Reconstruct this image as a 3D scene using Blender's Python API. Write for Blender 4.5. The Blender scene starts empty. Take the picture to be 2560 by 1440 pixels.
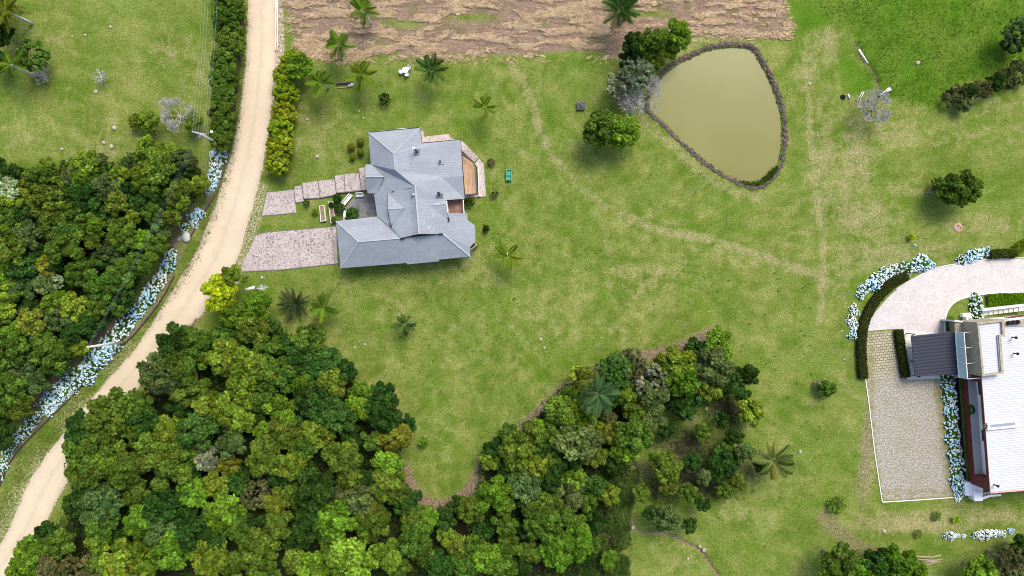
import bpy, bmesh, math, random
import numpy as np
from mathutils import Vector, Matrix

random.seed(7)
RNG = np.random.default_rng(7)
SC = bpy.context.scene
COL = SC.collection

# ------------------------------------------------------------------ camera, light, exposure
H = 106.667                       # flying height in metres; 1 photo pixel = 1/16 m on the ground
cam_d = bpy.data.cameras.new("camera")
cam_d.lens = 24.0
cam_d.sensor_width = 36.0
cam_d.clip_end = 8000
cam = bpy.data.objects.new("camera", cam_d)
cam.location = (0, 0, H)
COL.objects.link(cam)
SC.camera = cam

SUN_EL, SUN_AZ = math.radians(54), math.radians(28)
w = bpy.data.worlds.new("World")
SC.world = w
w.use_nodes = True
nt = w.node_tree
bg = nt.nodes["Background"]
sky = nt.nodes.new("ShaderNodeTexSky")
sky.sky_type = 'NISHITA'
sky.sun_disc = False
sky.sun_elevation = SUN_EL
sky.sun_rotation = SUN_AZ
sky.dust_density = 3.0
nt.links.new(sky.outputs[0], bg.inputs[0])
bg.inputs[1].default_value = 0.1

sd = bpy.data.lights.new("sun", 'SUN')
sd.energy = 1.3
sd.angle = math.radians(28)
sd.color = (1.0, 0.94, 0.84)
sun = bpy.data.objects.new("sun", sd)
sv = Vector((math.sin(SUN_AZ) * math.cos(SUN_EL), math.cos(SUN_AZ) * math.cos(SUN_EL), math.sin(SUN_EL)))
sun.rotation_euler = sv.to_track_quat('Z', 'Y').to_euler()
sun.location = (0, 0, 60)
COL.objects.link(sun)

SC.view_settings.view_transform = 'Standard'
SC.view_settings.look = 'None'
SC.view_settings.exposure = 1.40
SC.view_settings.gamma = 1.0
SC.render.filter_size = 1.0
SC.cycles.filter_width = 1.0

# ------------------------------------------------------------------ helpers
def at(px, py, h=0.0):
    """ground position of something standing h metres up, measured on the survey photo"""
    k = (H - h) / H / 16.0
    return Vector(((px - 1280) * k, (720 - py) * k, h))

def poly(pts, h=0.0):
    return [at(p[0], p[1], h) for p in pts]

def smooth(pts, n=6, closed=False):
    P = [Vector((p[0], p[1])) for p in pts]
    N = len(P); out = []
    rng = range(N) if closed else range(N - 1)
    for i in rng:
        if closed:
            a, b, c, d = P[i - 1], P[i], P[(i + 1) % N], P[(i + 2) % N]
        else:
            a, b, c, d = P[max(i - 1, 0)], P[i], P[i + 1], P[min(i + 2, N - 1)]
        for k in range(n):
            t = k / n
            out.append(0.5 * ((2 * b) + (c - a) * t + (2 * a - 5 * b + 4 * c - d) * t * t + (3 * b - a - 3 * c + d) * t ** 3))
    if not closed:
        out.append(P[-1])
    return [(p.x, p.y) for p in out]

class MB:
    def __init__(s):
        s.v = []; s.f = []; s.m = []
    def add(s, vs, fs, mi=0):
        o = len(s.v)
        s.v += [tuple(x) for x in vs]
        s.f += [tuple(i + o for i in f) for f in fs]
        s.m += [mi] * len(fs)
        return s
    def box(s, c, size, rz=0.0, mi=0, taper=1.0):
        x, y, z = size[0] / 2, size[1] / 2, size[2] / 2
        cs, sn = math.cos(rz), math.sin(rz)
        vs = []
        for dz, t in ((-z, 1.0), (z, taper)):
            for dx, dy in ((-x, -y), (x, -y), (x, y), (-x, y)):
                dx *= t; dy *= t
                vs.append((c[0] + dx * cs - dy * sn, c[1] + dx * sn + dy * cs, c[2] + dz))
        return s.add(vs, [(3, 2, 1, 0), (4, 5, 6, 7), (0, 1, 5, 4), (1, 2, 6, 5), (2, 3, 7, 6), (3, 0, 4, 7)], mi)
    def prism(s, P, z0, z1, mi=0, side=None, bottom=True):
        P = [(p[0], p[1]) for p in P]
        a = sum(P[i - 1][0] * P[i][1] - P[i][0] * P[i - 1][1] for i in range(len(P)))
        if a < 0: P = P[::-1]
        n = len(P)
        s.add([(x, y, z1) for x, y in P], [tuple(range(n))], mi)
        s.add([(x, y, z0) for x, y in P] + [(x, y, z1) for x, y in P],
              [(i, (i + 1) % n, n + (i + 1) % n, n + i) for i in range(n)], mi if side is None else side)
        if bottom: s.add([(x, y, z0) for x, y in P], [tuple(range(n))[::-1]], mi if side is None else side)
        return s
    def sheet(s, P, z, mi=0):
        P = [(p[0], p[1]) for p in P]
        a = sum(P[i - 1][0] * P[i][1] - P[i][0] * P[i - 1][1] for i in range(len(P)))
        if a < 0: P = P[::-1]
        return s.add([(x, y, z) for x, y in P], [tuple(range(len(P)))], mi)
    def tube(s, pts, rad, seg=6, mi=0, cap=True):
        pts = [Vector(p) for p in pts]
        n = len(pts)
        if not hasattr(rad, '__len__'): rad = [rad] * n
        vs = []; fs = []
        for i, p in enumerate(pts):
            d = (pts[min(i + 1, n - 1)] - pts[max(i - 1, 0)])
            if d.length < 1e-9: d = Vector((0, 0, 1))
            d.normalize()
            u = d.cross(Vector((0, 0, 1)))
            if u.length < 1e-3: u = Vector((1, 0, 0))
            u.normalize(); q = d.cross(u)
            for k in range(seg):
                a = 2 * math.pi * k / seg
                vs.append(p + (u * math.cos(a) + q * math.sin(a)) * rad[i])
        for i in range(n - 1):
            for k in range(seg):
                k2 = (k + 1) % seg
                fs.append((i * seg + k, i * seg + k2, (i + 1) * seg + k2, (i + 1) * seg + k))
        if cap:
            fs.append(tuple(range(seg))[::-1]); fs.append(tuple((n - 1) * seg + k for k in range(seg)))
        return s.add(vs, fs, mi)
    def lathe(s, c, prof, seg=16, mi=0):
        vs = []; fs = []
        for r, z in prof:
            for k in range(seg):
                a = 2 * math.pi * k / seg
                vs.append((c[0] + r * math.cos(a), c[1] + r * math.sin(a), c[2] + z))
        for i in range(len(prof) - 1):
            for k in range(seg):
                k2 = (k + 1) % seg
                fs.append((i * seg + k, i * seg + k2, (i + 1) * seg + k2, (i + 1) * seg + k))
        fs.append(tuple((len(prof) - 1) * seg + k for k in range(seg)))
        return s.add(vs, fs, mi)
    def blob(s, c, r, rng, sub=1, jit=0.18, mi=0, sq=(1, 1, 1)):
        vs, fs = ICO[sub]
        V = vs * (1 + rng.normal(0, jit, (len(vs), 1))) * np.array(sq) * r + np.array(c)
        return s.add(V.tolist(), fs, mi)
    def build(s, name, mats, parent=None, smooth=False):
        me = bpy.data.meshes.new(name)
        me.from_pydata(s.v, [], s.f)
        for m in (mats if isinstance(mats, (list, tuple)) else [mats]): me.materials.append(m)
        me.polygons.foreach_set("material_index", s.m)
        if smooth: me.polygons.foreach_set("use_smooth", [True] * len(s.f))
        me.update()
        return link(name, me, parent)

def ico(sub):
    bm = bmesh.new()
    bmesh.ops.create_icosphere(bm, subdivisions=sub, radius=1.0)
    vs = np.array([v.co[:] for v in bm.verts]); fs = [tuple(v.index for v in f.verts) for f in bm.faces]
    bm.free()
    return vs, fs
ICO = {1: ico(1), 2: ico(2), 3: ico(3)}

def link(name, data, parent=None):
    o = bpy.data.objects.new(name, data)
    COL.objects.link(o)
    if parent is not None: o.parent = parent
    return o

def thing(name, label, cat, loc=(0, 0, 0), rz=0.0, group=None, scale=1.0):
    o = link(name, None)
    o.empty_display_size = 0.3
    o.location = loc; o.rotation_euler = (0, 0, rz); o.scale = (scale,) * 3
    return tag(o, label, cat, group)

def tag(o, label, cat, group=None):
    o["label"] = label; o["category"] = cat
    if group: o["group"] = group
    return o

def structure(o):
    o["kind"] = "structure"; return o

def stuff(o, label=None, cat=None):
    o["kind"] = "stuff"
    if label: o["label"] = label
    if cat: o["category"] = cat
    return o

def copy_thing(src, loc, rz, label, group=None, scale=None):
    r = src.copy(); COL.objects.link(r)
    r.location = loc; r.rotation_euler = (0, 0, rz); r["label"] = label
    if scale is not None: r.scale = (scale,) * 3
    if group: r["group"] = group
    for ch in list(src.children):
        c = ch.copy(); COL.objects.link(c); c.parent = r
        for g in list(ch.children):
            d = g.copy(); COL.objects.link(d); d.parent = c
    return r

def bulk_mesh(name, V, F, mats, tint=None, parent=None):
    """fast mesh from numpy arrays: V (n,3), F list of index arrays of equal length"""
    me = bpy.data.meshes.new(name)
    me.vertices.add(len(V)); me.vertices.foreach_set("co", np.asarray(V, dtype=np.float32).ravel())
    loops = np.concatenate([np.asarray(f, dtype=np.int32).ravel() for f in F])
    sizes = np.concatenate([np.full(len(f), np.asarray(f).shape[1], dtype=np.int32) for f in F])
    starts = np.concatenate([[0], np.cumsum(sizes)[:-1]]).astype(np.int32)
    me.loops.add(len(loops)); me.loops.foreach_set("vertex_index", loops)
    me.polygons.add(len(sizes)); me.polygons.foreach_set("loop_start", starts)
    try: me.polygons.foreach_set("loop_total", sizes)
    except Exception: pass
    for m in (mats if isinstance(mats, (list, tuple)) else [mats]): me.materials.append(m)
    if tint is not None:
        a = me.attributes.new("tint", 'FLOAT_COLOR', 'POINT')
        a.data.foreach_set("color", np.asarray(tint, dtype=np.float32).ravel())
    me.update(calc_edges=True)
    me.validate()
    return me

# value noise for ground masks
def vnoise(x, y, seed):
    r = np.random.default_rng(seed).random((256, 256))
    xi = np.floor(x).astype(int); yi = np.floor(y).astype(int)
    fx = x - xi; fy = y - yi
    fx = fx * fx * (3 - 2 * fx); fy = fy * fy * (3 - 2 * fy)
    g = lambda a, b: r[a % 256, b % 256]
    return (g(xi, yi) * (1 - fx) + g(xi + 1, yi) * fx) * (1 - fy) + (g(xi, yi + 1) * (1 - fx) + g(xi + 1, yi + 1) * fx) * fy

def fbm(x, y, seed, oct=4):
    s = 0; a = 1; t = 0
    for i in range(oct):
        s = s + a * vnoise(x * 2 ** i, y * 2 ** i, seed + i); t += a; a *= 0.5
    return s / t

def sdist(P, x, y):
    """signed distance (inside > 0) of points to a closed polygon, same units"""
    P = np.array(P, float); n = len(P)
    d = np.full(x.shape, 1e9); ins = np.zeros(x.shape, bool)
    for i in range(n):
        ax, ay = P[i]; bx, by = P[(i + 1) % n]
        ex, ey = bx - ax, by - ay
        t = np.clip(((x - ax) * ex + (y - ay) * ey) / (ex * ex + ey * ey + 1e-9), 0, 1)
        d = np.minimum(d, (x - ax - t * ex) ** 2 + (y - ay - t * ey) ** 2)
        c = ((ay > y) != (by > y))
        with np.errstate(divide='ignore', invalid='ignore'):
            xx = ex * (y - ay) / (ey if ey != 0 else 1e-9) + ax
        ins ^= c & (x < xx)
    d = np.sqrt(d)
    return np.where(ins, d, -d)

def ldist(P, x, y):
    d = np.full(x.shape, 1e9)
    for (ax, ay), (bx, by) in zip(P[:-1], P[1:]):
        ex, ey = bx - ax, by - ay
        t = np.clip(((x - ax) * ex + (y - ay) * ey) / (ex * ex + ey * ey + 1e-9), 0, 1)
        d = np.minimum(d, (x - ax - t * ex) ** 2 + (y - ay - t * ey) ** 2)
    return np.sqrt(d)

def sstep(a, b, x):
    t = np.clip((x - a) / (b - a), 0, 1); return t * t * (3 - 2 * t)

# ------------------------------------------------------------------ materials
class N:
    def __init__(s, name, rough=0.9):
        s.m = bpy.data.materials.new(name); s.m.use_nodes = True
        s.t = s.m.node_tree; s.b = s.t.nodes["Principled BSDF"]
        s.b.inputs["Roughness"].default_value = rough
        s.b.inputs["Specular IOR Level"].default_value = 0.25
        s.tc = None
    def n(s, typ, **kw):
        x = s.t.nodes.new(typ)
        for k, v in kw.items(): setattr(x, k, v)
        return x
    def l(s, a, b): s.t.links.new(a, b)
    def coord(s, scale=(1, 1, 1), rz=0.0, which='Object'):
        if s.tc is None: s.tc = s.n("ShaderNodeTexCoord")
        mp = s.n("ShaderNodeMapping")
        mp.inputs["Scale"].default_value = scale; mp.inputs["Rotation"].default_value = (0, 0, rz)
        s.l(s.tc.outputs[which], mp.inputs[0])
        return mp.outputs[0]
    def noise(s, scale, detail=4, rough=0.55, vec=None, dist=0.0):
        x = s.n("ShaderNodeTexNoise")
        x.inputs["Scale"].default_value = scale; x.inputs["Detail"].default_value = detail
        x.inputs["Roughness"].default_value = rough; x.inputs["Distortion"].default_value = dist
        s.l(vec if vec is not None else s.coord(), x.inputs["Vector"])
        return x.outputs[0]
    def ramp(s, fac, a, b, va=(0, 0, 0, 1), vb=(1, 1, 1, 1)):
        x = s.n("ShaderNodeValToRGB")
        x.color_ramp.elements[0].position = a; x.color_ramp.elements[1].position = b
        x.color_ramp.elements[0].color = va; x.color_ramp.elements[1].color = vb
        s.l(fac, x.inputs[0]); return x.outputs[0]
    def mix(s, fac, a, b, mode='MIX'):
        x = s.n("ShaderNodeMix", data_type='RGBA', blend_type=mode)
        if isinstance(fac, (int, float)): x.inputs[0].default_value = fac
        else: s.l(fac, x.inputs[0])
        for v, i in ((a, 6), (b, 7)):
            if isinstance(v, tuple): x.inputs[i].default_value = (*v[:3], 1)
            else: s.l(v, x.inputs[i])
        return x.outputs[2]
    def math(s, op, a, b=0.0, clamp=False):
        x = s.n("ShaderNodeMath", operation=op); x.use_clamp = clamp
        for v, i in ((a, 0), (b, 1)):
            if isinstance(v, (int, float)): x.inputs[i].default_value = v
            else: s.l(v, x.inputs[i])
        return x.outputs[0]
    def base(s, c):
        if isinstance(c, tuple): s.b.inputs["Base Color"].default_value = (*c[:3], 1)
        else: s.l(c, s.b.inputs["Base Color"])
        return s
    def bump(s, h, strength=0.4, dist=0.05):
        x = s.n("ShaderNodeBump"); x.inputs["Strength"].default_value = strength; x.inputs["Distance"].default_value = dist
        s.l(h, x.inputs["Height"]); s.l(x.outputs[0], s.b.inputs["Normal"]); return s

def mottled(name, a, b, scale=3.0, rough=0.85, lo=0.35, hi=0.65, bump=0.0, fine=None):
    k = N(name, rough)
    f = k.ramp(k.noise(scale, 6, 0.65), lo, hi)
    c = k.mix(f, a, b)
    if fine: c = k.mix(k.ramp(k.noise(fine, 2), 0.3, 0.7), c, k.mix(0.35, c, (0.02, 0.02, 0.02)))
    k.base(c)
    if bump: k.bump(k.noise(scale * 3, 5), bump)
    return k.m

def shingle(name, col, rz):
    k = N(name, 0.9)
    v = k.coord((1, 1, 1), rz)
    br = k.n("ShaderNodeTexBrick")
    br.inputs["Scale"].default_value = 1.0; br.inputs["Brick Width"].default_value = 0.5; br.inputs["Row Height"].default_value = 0.26
    br.inputs["Mortar Size"].default_value = 0.025; br.inputs["Mortar Smooth"].default_value = 0.3
    d = tuple(x * 0.95 for x in col); u = tuple(min(1, x * 1.04) for x in col)
    br.inputs["Color1"].default_value = (*d, 1); br.inputs["Color2"].default_value = (*u, 1)
    br.inputs["Mortar"].default_value = (*[x * 0.78 for x in col], 1)
    k.l(v, br.inputs["Vector"])
    b2 = k.n("ShaderNodeTexBrick")
    b2.inputs["Scale"].default_value = 1.0; b2.inputs["Brick Width"].default_value = 2.9; b2.inputs["Row Height"].default_value = 0.95
    b2.inputs["Mortar Size"].default_value = 0.02; b2.inputs["Bias"].default_value = 0.0
    b2.inputs["Color1"].default_value = (0.84, 0.84, 0.86, 1); b2.inputs["Color2"].default_value = (1.1, 1.1, 1.1, 1); b2.inputs["Mortar"].default_value = (0.9, 0.9, 0.9, 1)
    k.l(k.coord((1, 1, 1), rz), b2.inputs["Vector"])
    c = k.mix(0.55, br.outputs[0], b2.outputs[0], 'MULTIPLY')
    c = k.mix(k.ramp(k.noise(0.5, 5, 0.6), 0.38, 0.7), c, k.mix(0.17, c, (0.13, 0.14, 0.15)))
    c = k.mix(k.math('MULTIPLY', k.ramp(k.noise(9, 3), 0.45, 0.75), 0.25), c, (0.16, 0.17, 0.19))
    k.base(c); k.bump(br.outputs[1], 0.25, -0.03)
    return k.m

def paving(name, base, spot, amount=0.5, scale=5.0, joints=True):
    k = N(name, 0.85)
    c = k.mix(k.ramp(k.noise(0.5, 5, 0.7), 0.35, 0.65), base, tuple(x * 0.8 for x in base))
    vo = k.n("ShaderNodeTexVoronoi"); vo.inputs["Scale"].default_value = scale
    k.l(k.coord(), vo.inputs["Vector"])
    tile = k.ramp(vo.outputs["Color"], 0.0, 1.0)
    c = k.mix(0.35, c, k.mix(tile, tuple(x * 0.7 for x in base), tuple(min(1, x * 1.2) for x in base)))
    f = k.math('MULTIPLY', k.ramp(k.noise(scale * 0.8, 4, 0.75), 0.50, 0.60), k.ramp(k.noise(0.22, 4, 0.7), 0.5 - amount * 0.5, 0.95 - amount * 0.5))
    c = k.mix(f, c, spot)
    k.base(c); k.bump(vo.outputs["Distance"], 0.2, 0.02)
    return k.m

def planks(name, base, rz, wd=0.14):
    k = N(name, 0.6)
    br = k.n("ShaderNodeTexBrick")
    br.inputs["Scale"].default_value = 1.0; br.inputs["Brick Width"].default_value = 3.2; br.inputs["Row Height"].default_value = wd
    br.inputs["Mortar Size"].default_value = 0.008
    br.inputs["Color1"].default_value = (*[x * 0.8 for x in base], 1); br.inputs["Color2"].default_value = (*[min(1, x * 1.2) for x in base], 1)
    br.inputs["Mortar"].default_value = (*[x * 0.3 for x in base], 1)
    k.l(k.coord((1, 1, 1), rz), br.inputs["Vector"])
    c = k.mix(k.ramp(k.noise(1.2, 5), 0.35, 0.7), br.outputs[0], k.mix(0.3, br.outputs[0], (0.5, 0.4, 0.32)))
    k.base(c); return k.m

def ribbed(name, base, pitch, rz, dark=0.6, rough=0.45):
    k = N(name, rough)
    wv = k.n("ShaderNodeTexWave"); wv.wave_type = 'BANDS'; wv.bands_direction = 'Y'
    wv.inputs["Scale"].default_value = 1.0 / pitch * 0.314; wv.inputs["Distortion"].default_value = 0.0
    k.l(k.coord((1, 1, 1), rz), wv.inputs["Vector"])
    c = k.mix(k.ramp(wv.outputs[1], 0.05, 0.5), tuple(x * dark for x in base), base)
    c = k.mix(k.ramp(k.noise(0.7, 5), 0.45, 0.75), c, k.mix(0.10, c, (0.05, 0.05, 0.05)))
    k.base(c); k.bump(wv.outputs[1], 0.3, 0.03); return k.m

def foliage(name, trans=0.25, default=None):
    k = N(name, 0.65)
    oi = k.n("ShaderNodeObjectInfo")
    at_ = k.n("ShaderNodeAttribute"); at_.attribute_name = "tint"
    src = oi.outputs["Color"]
    c = k.mix(1.0, src, at_.outputs["Color"], 'MULTIPLY')
    c = k.mix(k.math('MULTIPLY', k.ramp(k.noise(1.3, 3), 0.35, 0.7), 0.35), c, k.mix(1.0, c, (1.22, 1.1, 0.8), 'MULTIPLY'))
    d = k.n("ShaderNodeBsdfDiffuse"); t = k.n("ShaderNodeBsdfTranslucent"); ms = k.n("ShaderNodeMixShader")
    k.l(c, d.inputs[0]); k.l(k.mix(1.0, c, (1.2, 1.25, 0.7), 'MULTIPLY'), t.inputs[0])
    ms.inputs[0].default_value = trans
    k.l(d.outputs[0], ms.inputs[1]); k.l(t.outputs[0], ms.inputs[2])
    k.l(ms.outputs[0], k.t.nodes["Material Output"].inputs[0])
    return k.m

def plain(name, c, rough=0.7, var=0.15, scale=4.0, metal=0.0):
    k = N(name, rough)
    k.b.inputs["Metallic"].default_value = metal
    k.base(k.mix(k.ramp(k.noise(scale, 4), 0.3, 0.7), tuple(x * (1 - var) for x in c), tuple(min(1, x * (1 + var)) for x in c)))
    return k.m

ROOF_RZ = math.radians(-5.5)
M = dict(
    shingle_ns=shingle("shingle_ns", (0.275, 0.297, 0.326), ROOF_RZ),
    ridge=plain("ridge_cap", (0.36, 0.39, 0.42), 0.9),
    fascia=plain("dark_fascia", (0.03, 0.03, 0.034), 0.5),
    wall=plain("cream_render", (0.55, 0.5, 0.42), 0.9),
    glass=plain("window_glass", (0.03, 0.04, 0.05), 0.08),
    frame=plain("white_frame", (0.75, 0.75, 0.74), 0.5),
    white=plain("white_paint", (0.78, 0.78, 0.78), 0.5, 0.06),
    offwhite=plain("aged_white", (0.6, 0.58, 0.54), 0.7, 0.15),
    porphyry=paving("porphyry_paving", (0.44, 0.378, 0.352), (0.075, 0.065, 0.068), 0.62, 4.0),
    terrace=paving("terrace_paving", (0.5, 0.42, 0.39), (0.07, 0.05, 0.055), 0.5, 5),
    palepave=paving("pale_paving", (0.55, 0.505, 0.48), (0.3, 0.27, 0.26), 0.35, 5),
    yard=mottled("yard_concrete", (0.12, 0.13, 0.13), (0.26, 0.265, 0.265), 0.9, 0.8, fine=14),
    deck=planks("deck_planks", (0.42, 0.25, 0.14), math.radians(95)),
    balcony=planks("balcony_planks", (0.17, 0.08, 0.05), math.radians(95)),
    rail=plain("rail_grey", (0.10, 0.10, 0.10), 0.5),
    pipe=plain("pipe_steel", (0.07, 0.09, 0.12), 0.4, metal=0.6),
    concrete=mottled("concrete", (0.36, 0.36, 0.34), (0.5, 0.5, 0.47), 2.0),
    palecon=mottled("pale_concrete", (0.5, 0.5, 0.46), (0.62, 0.62, 0.58), 1.2),
    bark=mottled("bark", (0.12, 0.09, 0.065), (0.26, 0.22, 0.18), 6.0, bump=0.4),
    palebark=mottled("pale_bark", (0.46, 0.44, 0.41), (0.66, 0.63, 0.59), 5.0, bump=0.3),
    twig=mottled("grey_twig", (0.28, 0.26, 0.245), (0.46, 0.44, 0.42), 4.0),
    darkbark=mottled("dark_bark", (0.035, 0.028, 0.022), (0.10, 0.08, 0.065), 5.0),
    leaf=foliage("leaf", 0.10),
    frond=foliage("frond_leaf", 0.12),
    petal=foliage("petal", 0.12),
    moss_shade=mottled("moss_shade_joint", (0.06, 0.052, 0.045), (0.2, 0.17, 0.155), 7.0),
    stone=mottled("field_stone", (0.26, 0.23, 0.19), (0.44, 0.40, 0.33), 3.0, bump=0.3),
    rimstone=mottled("rim_stone", (0.06, 0.045, 0.035), (0.18, 0.135, 0.108), 2.2, bump=0.4, fine=9),
    tanstone=mottled("tan_stone_cladding", (0.27, 0.22, 0.14), (0.5, 0.44, 0.34), 3.2, fine=11),
    straw=plain("straw", (0.52, 0.40, 0.27), 0.9, 0.35, 0.9),
    soil=mottled("bed_soil", (0.13, 0.085, 0.05), (0.3, 0.21, 0.13), 4.0),
    greenplastic=plain("green_plastic", (0.05, 0.32, 0.2), 0.4),
    darkplate=mottled("dark_slate", (0.05, 0.045, 0.055), (0.14, 0.12, 0.13), 4.0),
    whiteroof=ribbed("white_corrugated", (0.52, 0.525, 0.54), 0.36, math.radians(-6), 0.8),
    darkpanel=ribbed("dark_roof_panel", (0.030, 0.033, 0.050), 0.5, math.radians(-6), 0.5, 0.6),
    red=plain("oxide_red", (0.14, 0.028, 0.022), 0.6),
    pink=plain("faded_red_trim", (0.55, 0.3, 0.26), 0.7),
    greyfloor=plain("grey_floor", (0.4, 0.39, 0.38), 0.7, 0.1, 8),
    black=plain("black_metal", (0.012, 0.012, 0.014), 0.4),
    void=plain("dark_void", (0.006, 0.006, 0.006), 1.0),
    galv=plain("galvanised", (0.3, 0.33, 0.38), 0.4, 0.1, 6, 0.4),
    wood=mottled("weathered_wood", (0.2, 0.14, 0.09), (0.42, 0.33, 0.24), 6.0),
    clay=mottled("clay_mound", (0.3, 0.18, 0.13), (0.46, 0.31, 0.24), 6.0),
)
def glass_mat():
    k = N("tinted_glass", 0.05)
    k.b.inputs["Base Color"].default_value = (0.75, 0.88, 0.9, 1)
    tr = k.n("ShaderNodeBsdfTransparent"); tr.inputs[0].default_value = (0.75, 0.88, 0.9, 1)
    ms = k.n("ShaderNodeMixShader"); ms.inputs[0].default_value = 0.45
    k.l(tr.outputs[0], ms.inputs[1]); k.l(k.b.outputs[0], ms.inputs[2])
    k.l(ms.outputs[0], k.t.nodes["Material Output"].inputs[0])
    return k.m
M['clear'] = glass_mat()

def road_mat():
    k = N("dirt_road", 0.95)
    at_ = k.n("ShaderNodeAttribute"); at_.attribute_name = "tint"
    sp = k.n("ShaderNodeSeparateColor"); k.l(at_.outputs["Color"], sp.inputs[0])
    c = k.mix(k.ramp(k.noise(0.16, 6, 0.65), 0.35, 0.68), (0.56, 0.468, 0.33), (0.50, 0.408, 0.285))
    c = k.mix(k.ramp(k.noise(0.09, 4, 0.6), 0.55, 0.75), c, (0.53, 0.40, 0.26))
    w_ = k.math('ADD', sp.outputs[0], k.math('MULTIPLY', k.math('SUBTRACT', k.noise(0.7, 6, 0.75), 0.5), 1.3))
    c = k.mix(k.math('MULTIPLY', k.ramp(w_, 0.35, 0.85), 0.5), c, (0.40, 0.325, 0.245))
    c = k.mix(k.math('MULTIPLY', k.ramp(k.noise(3.5, 6, 0.75), 0.52, 0.72), 0.45), c, (0.34, 0.29, 0.24))
    c = k.mix(k.math('MULTIPLY', k.ramp(k.noise(10, 3, 0.7), 0.6, 0.75), 0.4), c, (0.62, 0.56, 0.48))
    k.base(c); k.bump(k.noise(2.5, 6, 0.7), 0.3, 0.08); return k.m
M['road'] = road_mat()

def water_mat():
    k = N("muddy_water", 0.22)
    c = k.mix(k.ramp(k.noise(0.08, 4, 0.5), 0.3, 0.7), (0.168, 0.162, 0.047), (0.188, 0.182, 0.060))
    k.base(c); k.b.inputs["Specular IOR Level"].default_value = 0.18
    k.bump(k.noise(1.6, 3), 0.03, 0.03); return k.m
M['water'] = water_mat()

def parking_mat():
    k = N("grass_pavers", 0.9)
    v = k.coord((1, 1, 1), math.radians(-5.5))
    br = k.n("ShaderNodeTexBrick")
    br.inputs["Scale"].default_value = 1.0; br.inputs["Brick Width"].default_value = 0.62; br.inputs["Row Height"].default_value = 0.42
    br.inputs["Mortar Size"].default_value = 0.07; br.inputs["Mortar Smooth"].default_value = 0.4
    br.inputs["Color1"].default_value = (0.40, 0.36, 0.27, 1); br.inputs["Color2"].default_value = (0.3, 0.27, 0.19, 1); br.inputs["Mortar"].default_value = (0.14, 0.13, 0.05, 1)
    k.l(v, br.inputs["Vector"])
    at_ = k.n("ShaderNodeAttribute"); at_.attribute_name = "tint"
    sp = k.n("ShaderNodeSeparateColor"); k.l(at_.outputs["Color"], sp.inputs[0])
    pale = k.mix(k.ramp(k.noise(3.6, 7, 0.85), 0.40, 0.60), (0.13, 0.115, 0.06), (0.47, 0.435, 0.40))
    pale = k.mix(k.ramp(k.noise(0.35, 4, 0.6), 0.5, 0.75), pale, k.mix(0.5, pale, (0.2, 0.185, 0.1)))
    c = k.mix(sp.outputs[0], br.outputs[0], k.mix(k.math('MULTIPLY', br.outputs[1], 0.5), pale, (0.2, 0.19, 0.12)))
    grass = k.mix(k.ramp(k.noise(1.4, 6, 0.7), 0.3, 0.7), (0.14, 0.14, 0.04), (0.24, 0.21, 0.09))
    e = k.math('ADD', sp.outputs[1], k.math('MULTIPLY', k.math('SUBTRACT', k.noise(1.1, 6, 0.8), 0.5), 1.7))
    c = k.mix(k.ramp(e, 0.35, 0.65), c, grass)
    k.base(c); return k.m
M['parking'] = parking_mat()

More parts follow.
